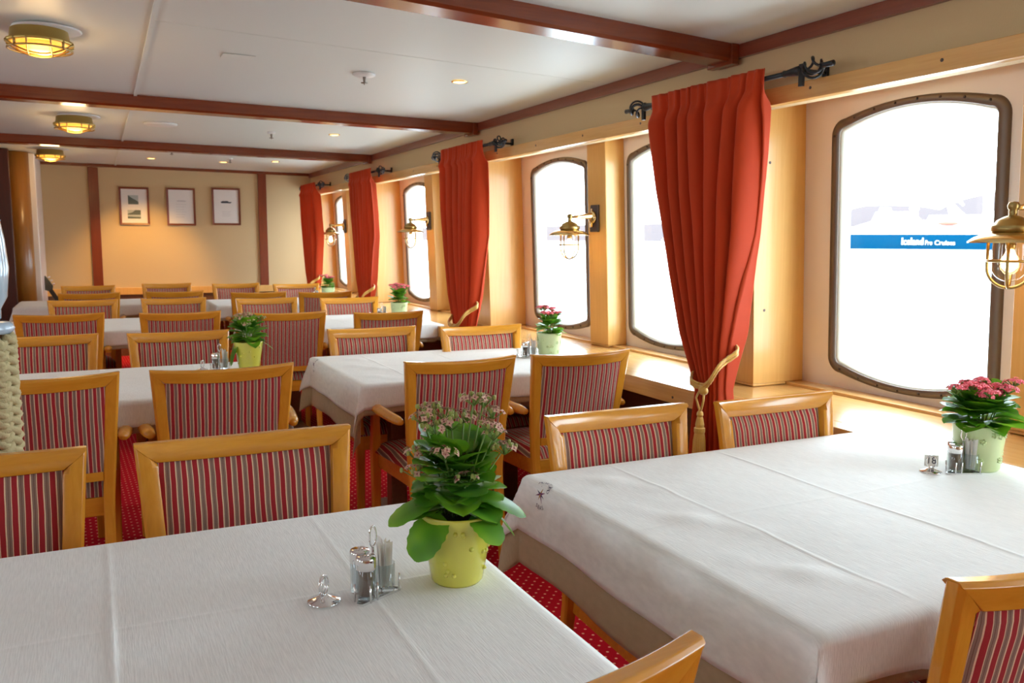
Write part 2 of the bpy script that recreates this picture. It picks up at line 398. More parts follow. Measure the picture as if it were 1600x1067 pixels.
# pilasters
WIDE = [(0.07, 0.49), (2.79, 3.20), (5.50, 5.91), (8.20, 8.62), (10.86, 10.955)]
NARR = [(1.55, 1.755), (4.19, 4.39), (6.96, 7.15), (9.74, 9.93)]
for (p, q) in WIDE:
    b = MB(); b.box(2.515, 2.799, p, q, .7625, 1.958); b.box(2.515, 2.699, p, q, .752, .7625); lean(trim(b, VENEER, None, .003))
for (p, q) in NARR:
    b = MB(); b.box(2.67, 2.799, p, q, .7625, 1.958); b.box(2.67, 2.699, p, q, .752, .7625); lean(trim(b, VENEER, None, .008))
b = MB()
for yy, zz in ((2.789, 1.08), (2.789, 1.7)): b.lathe([(.006, 0), (.006, -.001), (0.001, -.0015)], (2.56, yy, zz), 10, 0, ax='y')
trim(b, BOLT, 'screw plug in the window pilaster')
# crown trim along right wall and far wall
b = MB(); ring = []
for yy in ys:
    h = ceil_h(2.5, yy); ring.append([(2.50, yy, h - .055), (2.478, yy, h - .055), (2.478, yy, h + .0), (2.50, yy, h + .0)])
b.loops(ring); trim(b, MAHOGY, 'mahogany cornice strip along the window wall')
b = MB(); ring = [[(x, YF, ceil_h(x, YF) - .035), (x, YF - .02, ceil_h(x, YF) - .035), (x, YF - .02, ceil_h(x, YF)), (x, YF, ceil_h(x, YF))] for x in (XL, -1.2, 2.48)]
b.loops(ring); trim(b, MAHOG, 'mahogany cornice strip along the far wall')
for (Y0, Y1) in ((0.2, .34), (2.92, 3.06), (5.65, 5.79), (8.24, 8.38)):
    b = MB(); ring = []
    for x in np.linspace(2.478, XL, 14):
        h = ceil_h(x, Y0) - .072; g = ceil_h(x, Y0) + .004
        ring.append([(x, Y0, g), (x, Y0, h + .012), (x, Y0 + .012, h), (x, Y1 - .012, h), (x, Y1, h + .012), (x, Y1, g)])
    b.loops(ring); trim(b, MAHOG, 'mahogany ceiling beam', 0)
    h = ceil_h(2.45, Y0); b = MB(); b.box(2.44, 2.4775, Y0 - .012, Y1 + .012, h - .085, h - .001); trim(b, MAHOG, 'shoe block at the window end of a ceiling beam', .003)
# far wall posts, dado
for (x0, x1) in ((-.03, .075), (1.845, 1.945)):
    b = MB(); b.box(x0, x1, YF - .025, YF, .80, 2.175); trim(b, MAHOGZ, None, .003)
b = MB(); b.box(-.62, 2.36, YF - .06, YF, .72, .80); trim(b, VENEER, 'orange wooden dado rail on the far wall', .004)
b = MB(); b.box(-.62, 2.36, YF - .03, YF, 0, .72); trim(b, DARKW, 'dark dado panelling on the far wall')
# ceiling seams
b = MB(); ring = []
for yy in ys: h = ceil_h(.26, yy); ring.append([(.252, yy, h + .001), (.252, yy, h - .008), (.270, yy, h - .008), (.270, yy, h + .001)])
b.loops(ring); trim(b, CEILM, 'long white cover strip on the ceiling')
for yc in (3.95,):
    b = MB(); ring = []
    for xx in np.linspace(.27, 2.47, 10): h = ceil_h(xx, yc); ring.append([(xx, yc, h + .001), (xx, yc, h - .0012), (xx, yc + .006, h - .0012), (xx, yc + .006, h + .001)])
    b.loops(ring); trim(b, CEILM, 'fine cross joint strip on the ceiling')
# left side: rounded wooden column, cream strip, dark panel
b = MB(); b.lathe([(.11, 0), (.11, 2.22)], (-.66, 9.9, 0), 32, cap=True); trim(b, wood('column_veneer', (0.34, 0.14, 0.018), (0.27, 0.10, 0.012), .35, .3, (60, 60, 3)), 'rounded wooden column by the far left corner', smooth=True)
b = MB(); b.box(-.58, -.50, 9.93, YF, 0, 2.22); trim(b, PANELM, 'cream panel edge beside the rounded column', .01)
b = MB(); b.box(-.86, -.70, 9.55, 9.65, 0, 2.22); trim(b, wood('dark_post', (.07, .012, .006), (.04, .008, .004), .35, .2, (60, 60, 3)), 'dark mahogany post beside the rounded column', .004)

# ------------------------------------------------------------------ outside
SEAZ = -1.85
sea = mat('calm_fjord_water', (0.62, 0.68, 0.72), 0.18, spec=0.5)
n_ = nn(sea, 'ShaderNodeTexNoise'); n_.inputs['Scale'].default_value = 0.4; lk(sea, coords(sea), n_.inputs['Vector']); bump(sea, n_.outputs['Fac'], 0.15, 0.5)
o = mesh_obj('sea', [(6, -3000, SEAZ), (5000, -3000, SEAZ), (5000, 5000, SEAZ), (6, 5000, SEAZ)], [(0, 1, 2, 3)], sea)
tag(o, 'pale calm fjord water outside the windows', 'water'); o['kind'] = 'stuff'
def azp(az, D, z): a = math.radians(az); return (D * math.sin(a), D * math.cos(a), z)
hill = mat('hazy_blue_hill', (0.088, 0.073, 0.073), 0.9, spec=0.0)
rnd = random.Random(4)
def hillmesh(name, D, prof, lab, depth=500):
    az = np.linspace(20, 80, 90); N = 9; v = []; f = []
    for a in az:
        el = float(np.interp(a, [p[0] for p in prof], [p[1] for p in prof]))
        H = HC + D * math.tan(math.radians(el)) + rnd.uniform(-1, 1) * D * .0006
        for k in range(N):
            t = k / (N - 1); z = SEAZ - 5 + (H - SEAZ + 5) * math.sin(t * PI) ** .7
            v.append(azp(a, D - depth * .5 + depth * t, z))
    for i in range(len(az) - 1):
        for k in range(N - 1): a = i * N + k; f.append((a, a + 1, a + N + 1, a + N))
    o = mesh_obj(name, v, f, hill, smooth=True); tag(o, lab, 'hill'); return o
hillmesh('hill', 3000, [(20, .8), (44, 1.2), (46.9, 1.75), (48, 2.15), (49.6, 2.2), (51.4, 2.1), (52.5, 1.9), (54, 1.4), (58, .6), (80, .4)], 'hazy low hill behind the left half of the cruise ship')
hillmesh('hill', 2200, [(20, -.3), (50, -.2), (51, .9), (52.8, 2.15), (54.1, 2.6), (55.9, 2.95), (60, 3.3), (70, 2.0), (80, 1)], 'hazy hill rising to the right behind the cruise ship')
# cruise ship: local x = along ship (to the right as seen), local y = away, local z
ship = empty('cruise_ship', azp(51, 400, SEAZ), -math.radians(51))
tag(ship, 'blue and white cruise ship lying on the water outside the nearest window', 'ship')
hullb = mat('blue_hull_paint', (0.0015, 0.034, 0.072), 0.9, spec=0.0); shipw = mat('white_ship_paint', (0.8, 0.8, 0.8), 0.5); orng = mat('orange_lifeboat', (0.2, 0.055, 0.03), 0.6)
wind = mat('ship_window_glass', (0.08, 0.09, 0.10), 0.3)
def slab(prof, z0, z1, w0, w1=None, m=None, name='hull'):
    s = MB(); w1 = w1 or w0
    r0 = [(x, -w * w0, z0) for x, w in prof] + [(x, w * w0, z0) for x, w in prof[::-1]]
    r1 = [(x * 1.02, -w * w1, z1) for x, w in prof] + [(x * 1.02, w * w1, z1) for x, w in prof[::-1]]
    s.loops([r0, r1]); return s.obj(name, m, ship)
hp = [(-58, .02), (-50, .35), (-40, .75), (-28, 1), (30, 1), (48, .9), (54, .7)]
slab(hp, 0, 6.1, 7, 8, hullb, 'hull')
slab(hp, 6.12, 9.2, 8, 8, shipw, 'bulwark')
s = MB(); Z = 9.2
for (x0, x1, t0, t1, z1) in ((-23, 50, -15, 50, 12), (-17, 6, -14.5, 0, 15.5), (-15, -5, -13, -9, 17.4), (-1.5, 2, -1, 1.5, 17.8), (4, 46, 6, 44, 14.0), (15, 24, 12.5, 15, 18.2), (24, 36, 26, 34, 15.4)):
    s.add([(x0, -6, Z), (x1, -6, Z), (x1, 6, Z), (x0, 6, Z), (t0, -5.5, z1), (t1, -5.5, z1), (t1, 5.5, z1), (t0, 5.5, z1)], [(0, 1, 2, 3), (4, 5, 6, 7), (0, 1, 5, 4), (1, 2, 6, 5), (2, 3, 7, 6), (3, 0, 4, 7)])
s.obj('superstructure', shipw, ship)
s = MB(); s.sphere((.2, -4, 17.0), 1.9, 12); s.obj('radome', shipw, ship, True)
s = MB(); s.tube([(18.5, 0, 18), (16, 0, 20.5)], .45, 6); s.tube([(15.4, 0, 19.6), (18, 0, 19.6)], .35, 6); s.obj('mast', shipw, ship)
s = MB(); s.tube([(34, 0, 14), (34, 0, 17.5)], .3, 6); s.obj('mast', shipw, ship)
s = MB(); s.sphere((13, -7.2, 10.5), 1.1, 12, 0, (3.6, 1, .75)); s.obj('lifeboat', orng, ship, True)
for x, w_, y_, z0_, z1_ in [(x, .9, -6.1, 9.9, 10.3) for x in np.arange(-14, -5, 1.2)] + [(x, .7, -6.1, 9.9, 10.4) for x in np.arange(1, 8, 1.5)] + [(x, 1.1, -8.05, 8.1, 8.5) for x in np.arange(8, 22, 1.7)]:
    s = MB(); s.box(x, x + w_, y_ - .06, y_ + .1, z0_, z1_); s.obj('window', wind, ship)
def text_mesh(txt, size, ext=0.0):
    cu = bpy.data.curves.new('lettering', 'FONT'); cu.body = txt; cu.size = size; cu.extrude = ext; cu.resolution_u = 3; cu.align_x = 'CENTER'; cu.align_y = 'CENTER'
    to = bpy.data.objects.new('lettering', cu); COL.objects.link(to)
    bpy.context.view_layer.update()
    me = bpy.data.meshes.new_from_object(to.evaluated_get(bpy.context.evaluated_depsgraph_get()))
    vs = [tuple(v.co) for v in me.vertices]; fs = [tuple(p.vertices) for p in me.polygons]
    bpy.data.objects.remove(to); bpy.data.curves.remove(cu); bpy.data.meshes.remove(me)
    return vs, fs
shipt = mat('white_hull_lettering', (0.75, 0.75, 0.75), 0.5)
for txt, w_, h_, x, st in (('Iceland', 8.0, 2.9, .2, .11), ('Pro', 2.6, 1.9, 6.3, .03), ('Cruises', 7.4, 1.9, 12.2, .06)):
    vs, fs = text_mesh(txt, 1.0, .02); xs_ = [v[0] for v in vs]; ys_ = [v[1] for v in vs]
    kx = w_ / (max(xs_) - min(xs_)); ky = h_ / (max(ys_) - min(ys_)); mx_ = (max(xs_) + min(xs_)) / 2; my_ = min(ys_)
    s = MB()
    for dx in (-st, 0, st): s.add([(x + (v[0] - mx_) * kx + dx, -7.95 - v[2], 1.8 + (v[1] - my_) * ky) for v in vs], fs)
    s.obj('lettering', shipt, ship)

# ------------------------------------------------------------------ chairs
def backy(z):   # plan position of the back at height z, chair space (back is at -y)
    return float(np.interp(z, [0, .20, .42, .60, .90], [-.30, -.255, -.215, -.225, -.275]))
def hw(z): return float(np.interp(z, [0, .40, .90], [.205, .212, .247]))
def bowy(x, z): return -0.034 * (1 - (x / .247) ** 2) * float(np.interp(z, [.45, .9], [.45, 1.0]))
CUT = .052
def build_chair():
    root = empty('armchair')
    # rear legs / stiles, mitred at the top
    for s in (-1, 1):
        m = MB(); zs = [0, .1, .2, .3, .38, .44, .5, .6, .7, .8, .845]; rings = []
        def sec(z, zi):
            x1 = hw(z); x0 = x1 - (.036 if z < .4 else float(np.interp(z, [.4, .9], [.038, .046]))); y0 = backy(z) - .015; y1 = backy(z) + .017
            p = [(x0, y0 + .003), (x0 + .004, y0), (x1 - .008, y0), (x1, y0 + .008), (x1, y1 - .006), (x1 - .006, y1), (x0 + .012, y1 + .003), (x0, y1 - .002)]
            return [(s * q[0], q[1], zi if isinstance(zi, (int, float)) else zi(q[0], x0, x1)) for q in p]
        for z in zs: rings.append(sec(z, z))
        rings.append(sec(.90, lambda x, x0, x1: .849 + (x - x0) / (x1 - x0) * .049))
        if s < 0: rings = [r[::-1] for r in rings]
        m.loops(rings); o = m.obj('leg', WOOD, root, bevel=0.0022, seg=1)
    # crest rail
    m = MB(); rings = []
    for t in np.linspace(-1, 1, 21):
        x = t * .247; dip = .008 * (1 - t * t)
        y = backy(.88) + bowy(x, .9) - 0.0
        lo = t * (.247 - .047)
        yl = backy(.85) + bowy(lo, .85)
        zt, zb = .900 - dip, .850 - dip
        rings.append([(lo, yl - .013, zb), (x, y - .016, zt - .008), (x, y - .010, zt), (x, y + .012, zt), (x, y + .019, zt - .007), ((x + lo) / 2, (y + yl) / 2 + .021, (zt + zb) / 2 - .004), (lo, yl + .013, zb)])
    m.loops(rings); m.obj('top_rail', WOODX, root, bevel=.0022, seg=1)
    m = MB(); rings = []
    for t in np.linspace(-1, 1, 9):
        x = t * .180; y = backy(.51) + bowy(x, .5)
        rings.append([(x, y - .011, .495), (x, y - .011, .528), (x, y + .011, .528), (x, y + .011, .495)])
    m.loops(rings); m.obj('lower_rail', WOODX, root, bevel=.002, seg=1)
    # upholstered back
    nx, nz = 18, 14; v = []; f = []
    for side in (1, -1):
        for j in range(nz + 1):
            w = j / nz; z = .527 + w * (.851 - .527)
            for i in range(nx + 1):
                u = i / nx * 2 - 1; h = hw(z) - float(np.interp(z, [.4, .9], [.036, .046])) + .001; x = u * h
                zz = z - .008 * (1 - u * u) * w
                e = min(1, (1 - abs(u)) * 7) ** .5 * min(1, w * 7, (1 - w) * 7) ** .5
                y = backy(zz) + bowy(x, zz) + (side * (.003 + .012 * e) if side > 0 else -.003 - .007 * e)
                v.append((x, y, zz))
    k = (nx + 1) * (nz + 1)
    for s in (0, 1):
        for j in range(nz):
            for i in range(nx):
                a = s * k + j * (nx + 1) + i; q = (a, a + 1, a + nx + 2, a + nx + 1); f.append(q if s else q[::-1])
    mesh_obj('backrest', v, f, STRIPE, root, True)
    # seat
    nx, ny = 16, 14; v = []; f = []
    def seat_hw(y): return float(np.interp(y, [-.20, .25], [.195, .235]))
    for s in (1, 0):
        for j in range(ny + 1):
            w = j / ny; y = -.205 + w * .455
            for i in range(nx + 1):
                u = i / nx * 2 - 1; e = (max(0, 1 - abs(u) ** 6) ** .5) * (max(0, 1 - abs(2 * w - 1) ** 8) ** .5)
                hh = seat_hw(y) - .004; v.append((u * hh, y, (.425 + .048 * e + .006 * (1 - u * u)) if s else .425))
    k = (nx + 1) * (ny + 1)
    for s in (0, 1):
        for j in range(ny):
            for i in range(nx):
                a = s * k + j * (nx + 1) + i; q = (a, a + 1, a + nx + 2, a + nx + 1); f.append(q if s == 0 else q[::-1])
    mesh_obj('seat', v, f, STRIPE, root, True)
    m = MB(); m.loops([[(-.188, -.21, z), (-.215, .245, z), (.215, .245, z), (.188, -.21, z)] for z in (.355, .426)]); m.obj('seat_frame', WOODX, root, bevel=.003, seg=1)
    for s in (-1, 1):   # front legs
        m = MB(); xo = .218
        rings = []
        for z, w in ((0, .015), (.30, .019), (.42, .021), (.646, .016)):
            rings.append([(s * xo + s * (z - .4) * .03 * (z > .4) + dx * w, .225 + dy * w - max(0, z - .42) * .12, z) for dx, dy in ((-1, -1), (1, -1), (1, 1), (-1, 1))])
        m.loops(rings); m.obj('leg', WOOD, root, bevel=.003, seg=1)
        # armrest: bulges past the stile at its rear end
        m = MB(); rings = []
        for t in np.linspace(0, 1, 12):
            y = -.225 + t * .475; x = .240 + .022 * math.sin(t * PI * .85) + .010 * (1 - t); w = .022 + .006 * math.sin(t * PI); z = .648 + .020 * t
            if t == 0 or t == 1: w *= .72
            hh = .018 if 0 < t < 1 else .012
            rings.append([(s * (x + math.cos(a) * w), y, z + math.sin(a) * hh * (1.2 if math.sin(a) > 0 else 1)) for a in np.linspace(0, 2 * PI, 11)[:-1]])
        m.loops(rings); m.obj('armrest', WOOD, root, True)
    return root
chair0 = build_chair()
used = [False]
def chair(x, y, facing, label, group, w=1.0, rot=0.0):
    """x,y = where the crest corner line is; facing +1 looks away from the camera (+y), -1 looks at it"""
    if not used[0]: c = chair0; used[0] = True
    else: c = copy_tree(chair0)
    rz = (0 if facing > 0 else PI) + math.radians(rot)
    oy = y + .272 * facing
    c.location = (x, oy, 0); c.rotation_euler = (0, 0, rz); c.scale = (w, 1, 1)
    tag(c, label, 'chair', group)
    return c
GN = 'striped armchairs at the window tables'; GL = 'striped armchairs at the inner tables'
S = 'striped armchair '
# window block
chair(1.315, .765, 1, S + 'cut off by the bottom right corner of the view, back to us', GN)
chair(1.312, 2.00, -1, S + 'facing us behind the nearest window table, left of the curtain tassel', GN, .95)
chair(1.865, 1.97, -1, S + 'facing us behind the nearest window table, right of the curtain tassel', GN, .93)
chair(1.31, 3.15, 1, S + 'back to us, directly behind the large flowering plant', GN, .98)
chair(1.86, 3.13, 1, S + 'back to us, beside the window sill at the second window table', GN, .98)
chair(1.335, 4.47, -1, S + 'facing us at the inner end of the second window table', GN)
chair(1.92, 4.33, -1, S + 'facing us at the second window table, close to the second curtain', GN)
chair(1.13, 5.67, 1, S + 'back to us, right behind the lime pot of the second inner table', GN)
chair(1.745, 5.45, 1, S + 'back to us, at the third window table near its hanging cloth corner', GN, .98)
chair(1.24, 7.10, -1, S + 'facing us at the inner end of the third window table', GN)
chair(1.87, 6.90, -1, S + 'facing us at the third window table, next to the pink flowers', GN)
chair(1.32, 7.95, 1, S + 'back to us, at the inner side of the fourth window table', GN)
chair(1.88, 7.75, 1, S + 'back to us, at the window side of the fourth window table', GN)
chair(1.35, 9.55, -1, S + 'facing us by the far wall, below the rightmost framed picture', GN)
chair(1.93, 9.25, -1, S + 'facing us by the far wall, nearest to the last red curtain', GN)
# inner block
chair(.36, .77, 1, S + 'whose crest pokes in at the bottom between the two nearest tables', GL, 1.06, 4)
chair(.315, 2.13, -1, S + 'facing us behind the nearest inner table, whole crest in view', GL, 1.04)
chair(-.295, 2.15, -1, S + 'facing us at the left picture edge behind the nearest inner table', GL, 1.04)
chair(.415, 3.32, 1, S + 'back to us, in front of the second inner table with the lime pot', GL, 1.05)
chair(-.20, 3.34, 1, S + 'back to us, half hidden by the rope wrapped post', GL, 1.05)
chair(.37, 4.68, -1, S + 'facing us behind the salt and pepper of the second inner table', GL)
chair(-.26, 4.75, -1, S + 'facing us at the left end of the second inner table beside the post', GL, 1.04)
chair(.487, 5.95, 1, S + 'back to us, at the right side of the third inner table', GL, 1.02)
chair(-.22, 6.10, 1, S + 'back to us, at the left side of the third inner table', GL, 1.05)
chair(.555, 7.36, -1, S + 'facing us at the right side of the third inner table', GL)
chair(-.10, 7.40, -1, S + 'facing us at the left side of the third inner table', GL)
chair(.64, 8.33, 1, S + 'back to us, at the right side of the fourth inner table', GL)
chair(-.06, 8.33, 1, S + 'back to us, at the left side of the fourth inner table', GL)
chair(.675, 9.80, -1, S + 'facing us by the far wall, below the gap between the left two pictures', GL)
chair(-.075, 9.62, -1, S + 'facing us by the far wall, foot of the left mahogany post', GL)

# ------------------------------------------------------------------ tables and cloths
def cloth_fn(x0, x1, y0, y1, z, ov, seed=0, rad=.012, flare=.05, wave=.010, cflare=.42, creases=(), flat_right=True, inset=0.0, pleats=()):
    rn = random.Random(seed); tk = 0 if inset else 1; ph = [rn.uniform(0, 6.28) for _ in range(8)]; L, Rt, Nr, Fr = ov
    def f(u, v):
        a = u - x0 if u < x0 else (u - x1 if u > x1 else 0.0); b_ = v - y0 if v < y0 else (v - y1 if v > y1 else 0.0)
        cx = min(max(u, x0), x1); cy = min(max(v, y0), y1)
        top = 0.0012 * math.sin(cx * 9 + ph[0] + 3 * math.sin(cy * 4 + ph[1])) + .0008 * math.sin(cy * 13 + ph[2] + cx * 5)
        if tk and flat_right: top += .0042 * math.exp(-((cx - x0 - .16) / .09) ** 2) * max(0.0, math.sin(cy * 19 + cx * 24 + ph[2]) + .5 * math.sin(cy * 37 - cx * 19 + ph[5])) ** 1.3
        ey = min(cy - y0, y1 - cy, cx - x0, .12) / .12; top *= max(0, min(1, ey)) * tk
        for (ax, cc, hh) in creases:
            d = (cx if ax == 'x' else cy) - cc; top += hh * math.exp(-(d / .0055) ** 2) * (.75 + .25 * math.sin(cy * 11 + ph[3])) * min(1, max(0, ey * 3))
        if flat_right and a > 0:   # lies on the sill
            return (cx + a, cy if b_ == 0 else cy + math.copysign(min(abs(b_), .02), b_), z - (.0085 if tk else .0055) * min(1, a / .03) - (max(0, abs(b_) - .02)) * 1.0)
        s = math.hypot(a, b_)
        if s == 0: return (cx, cy, z + top)
        th = math.atan2(abs(b_), abs(a))
        k = math.sin(2 * th)
        fl = flare + (cflare - flare) * k ** 1.3
        if s < rad * PI / 2: h = rad * math.sin(s / rad); d = rad * (1 - math.cos(s / rad))
        else: s2 = s - rad * PI / 2; h = rad + s2 * math.sin(fl); d = rad + s2 * math.cos(fl)
        # S-shaped fold at the corner
        th2 = th + .28 * math.sin(4 * th) * (1 if k > 0 else 0)
        dx = math.copysign(math.cos(th2), a) if a else 0.0; dy = math.copysign(math.sin(th2), b_) if b_ else 0.0
        if a == 0: dx, dy = 0, math.copysign(1, b_)
        if b_ == 0: dx, dy = math.copysign(1, a), 0
        tt = th / (PI / 2)
        def W1(q): return math.sin(q * 7 + ph[4]) * .65 + math.sin(q * 17 + ph[5]) * .35
        wv = wave * min(1, s / .12) * ((1 - tt) * W1(cy) + tt * W1(cx + 5)) * (1 - k)
        if b_ < 0 and flat_right:
            for pc in pleats: h += min(1, s / .06) * (.022 * math.exp(-((cx - pc) / .020) ** 2) - .010 * math.exp(-((cx - pc - .04) / .02) ** 2))
        h += wv + .003 - inset
        hem = 1 + .05 * ((1 - tt) * math.sin(cy * 7 + ph[6]) + tt * math.sin(cx * 7 + ph[7])) * (1 - k)
        return (cx + dx * h, cy + dy * h, z + top * .5 - d * hem * (1 + .16 * k))
    return f
def cloth(name, x0, x1, y0, y1, z, ov, m, seed=0, creases=(), parent=None, step=.02, thick=.0016, **kw):
    f = cloth_fn(x0, x1, y0, y1, z, ov, seed, creases=creases, **kw)
    L, Rt, Nr, Fr = ov
    def axis(a, b_, lo, hi, ce):
        p = list(np.linspace(lo - a, lo, max(2, int(a / .012)))) + list(np.linspace(lo, hi, int((hi - lo) / step)))[1:] + list(np.linspace(hi, hi + b_, max(2, int(b_ / .012))))[1:]
        for c in ce: p += [c + d for d in (-.012, -.007, -.0035, 0, .0035, .007, .012)]
        return sorted(set(round(float(q), 5) for q in p))
    us = axis(L, Rt, x0, x1, [c[1] for c in creases if c[0] == 'x']); vs = axis(Nr, Fr, y0, y1, [c[1] for c in creases if c[0] == 'y'])
    V = [f(u, v) for v in vs for u in us]; n = len(us)
    F = [(j * n + i, j * n + i + 1, (j + 1) * n + i + 1, (j + 1) * n + i) for j in range(len(vs) - 1) for i in range(n - 1)]
    o = mesh_obj(name, V, F, m, parent, True)
    sm = o.modifiers.new('thickness', 'SOLIDIFY'); sm.thickness = thick; sm.offset = -1
    return o, f
TZ = .765
TABW = [(.99, 2.20, .93, 1.93), (.99, 2.20, 3.47, 4.40), (.98, 2.20, 5.80, 6.80), (.98, 2.20, 8.10, 9.02)]
TABI = [(-.68, .64, .86, 1.84), (-.66, .64, 3.50, 4.38), (-.66, .72, 6.22, 7.16), (-.66, .80, 8.64, 9.46)]
rown = ['nearest', 'second', 'third', 'fourth']
for blk, tabs in (('window', TABW), ('inner', TABI)):
    for i, (x0, x1, y0, y1) in enumerate(tabs):
        t = empty('dining_table', ((x0 + x1) / 2, (y0 + y1) / 2, 0))
        tag(t, 'rectangular dining table, %s of the four in the %s row, under white and beige cloths' % (rown[i], blk), 'table', 'dining tables')
        hx, hy = (x1 - x0) / 2, (y1 - y0) / 2
        m = MB(); m.box(-hx + .012, hx - .004, -hy + .012, hy - .012, .732, .7575); m.obj('tabletop', DARKW, t, bevel=.004)
        m = MB(); m.box(-hx + .08, hx - .08, -hy + .16, hy - .16, .69, .734); m.obj('apron', DARKW, t)
        for sx in (-1, 1):
            m = MB(); m.box(sx * (hx - .30) - .04, sx * (hx - .30) + .04, -.04, .04, .03, .689); m.obj('pedestal', DARKW, t, bevel=.006)
            m = MB(); m.box(sx * (hx - .30) - .05, sx * (hx - .30) + .05, -hy + .2, hy - .2, 0, .03); m.obj('foot', DARKW, t, bevel=.006)
        rt = .05 if blk == 'window' else .15
        fr = blk == 'window'
        o, f = cloth('undercloth', x0, x1, y0, y1, TZ - .0055, (.245, rt if fr else .24, .13, .12), BEIGE, seed=60 + i + (10 if fr else 0), flat_right=fr, rad=.012, wave=.009, cflare=.40, inset=.008)
        tag(o, 'beige under-tablecloth showing below the white cloth, %s table of the %s row' % (rown[i], blk), 'tablecloth', 'beige undercloths')
        cr = ()
        if fr: cr = (('x', 1.60 if i == 0 else 1.62, .0024), ('x', 1.235, .0018), ('y', (y0 + y1) / 2 + .02, .0012))
        else: cr = (('x', -.005, .0035), ('x', .40, .0015), ('y', y0 + .55, .0012))
        o, f = cloth('tablecloth', x0, x1, y0, y1, TZ, (.155, rt + .02 if fr else .155, .11, .10), LINEN, seed=60 + i + (10 if fr else 0), creases=cr, step=.018, flat_right=fr, rad=.014, wave=.009, cflare=.46, pleats=(1.245, 1.61) if fr else ())
        tag(o, 'white linen tablecloth on the %s table of the %s row' % (rown[i], blk), 'tablecloth', 'white tablecloths')
        if fr and i < 2:   # embroidered compass star with lettering at the far inner corner
            em = MB(); cu, cv = x0 - .030, y1 - .105
            def put(pts, faces, mi):
                out = []
                for (a, b_) in pts:
                    u, v = cu + a, cv + b_; p = Vector(f(u, v)); e = .002
                    n = (Vector(f(u + e, v)) - Vector(f(u - e, v))).cross(Vector(f(u, v + e)) - Vector(f(u, v - e))).normalized()
                    out.append(p + n * .0010)
                em.add(out, faces, mi)
            for k in range(8):
                a = k * PI / 4 + .35; L_ = .026 if k % 2 == 0 else .020; w = .0036
                put([(math.cos(a) * L_, math.sin(a) * L_), (math.cos(a + PI / 2) * w, math.sin(a + PI / 2) * w), (-math.cos(a) * .001, -math.sin(a) * .001), (math.cos(a - PI / 2) * w, math.sin(a - PI / 2) * w)], [(0, 1, 2, 3)], 0 if k % 2 == 0 else (1 if k % 4 == 1 else 2))
            def arc(txt, a0, da, r=.036):
                for q, ch in enumerate(txt):
                    vs, fs = text_mesh(ch, .0150); a = a0 + q * da; rot = a - PI / 2 if da < 0 else a + PI / 2
                    c_, s_ = math.cos(rot), math.sin(rot)
                    put([(r * math.cos(a) + p[0] * c_ - p[1] * s_, r * math.sin(a) + p[0] * s_ + p[1] * c_) for p in vs], fs, 1)
            arc('PORTLAND', .75, -.27); arc('SEAS', 2.75, .27)
            em.obj('embroidered_emblem', [mat('plum_thread', (.16, .03, .10), .6), mat('navy_thread', (.035, .04, .09), .6), mat('ochre_thread', (.42, .22, .06), .6)], o)

# ------------------------------------------------------------------ plants
def leaf(mb, base, d, L, W, up=Vector((0, 0, 1)), droop=.3, cup=.15, mi=0, rn=random):
    """ovate scalloped succulent leaf from base along d"""
    d = Vector(d).normalized(); side = d.cross(up).normalized(); nrm = side.cross(d).normalized(); ns = 13; v = []; f = []
    for i in range(ns + 1):
        t = i / ns; c = Vector(base) + d * L * t + nrm * (-droop * L * t * t)
        tt = max(0, (t - .12) / .88) ** .85; w = max(W * .10, W * math.sqrt(max(0, 1 - (2 * tt - 1) ** 2)) ** .85) if t > .12 else W * .10
        w *= 1 + .08 * (i % 2)
        for s in (-1, -.5, 0, .5, 1): v.append(c + side * (w * s) + nrm * (cup * w * abs(s) ** 1.6 - (0 if s else .0015)))
    for i in range(ns):
        for k in range(4): a = i * 5 + k; f.append((a, a + 1, a + 6, a + 5))
    mb.add(v, f, mi)
def flower(mb, c, n, r, mi, mc, rn):
    n = Vector(n).normalized(); u = n.orthogonal().normalized(); w = n.cross(u); a0 = rn.uniform(0, 1.5)
    for k in range(4):
        a = a0 + k * PI / 2; d = u * math.cos(a) + w * math.sin(a); e = n.cross(d)
        p = Vector(c)
        mb.add([p, p + d * r * .45 + e * r * .42 + n * r * .18, p + d * r + n * r * .05, p + d * r * .45 - e * r * .42 + n * r * .18], [(0, 1, 2, 3)], mi)
    mb.sphere(Vector(c) + n * r * .12, r * .2, 5, mc)
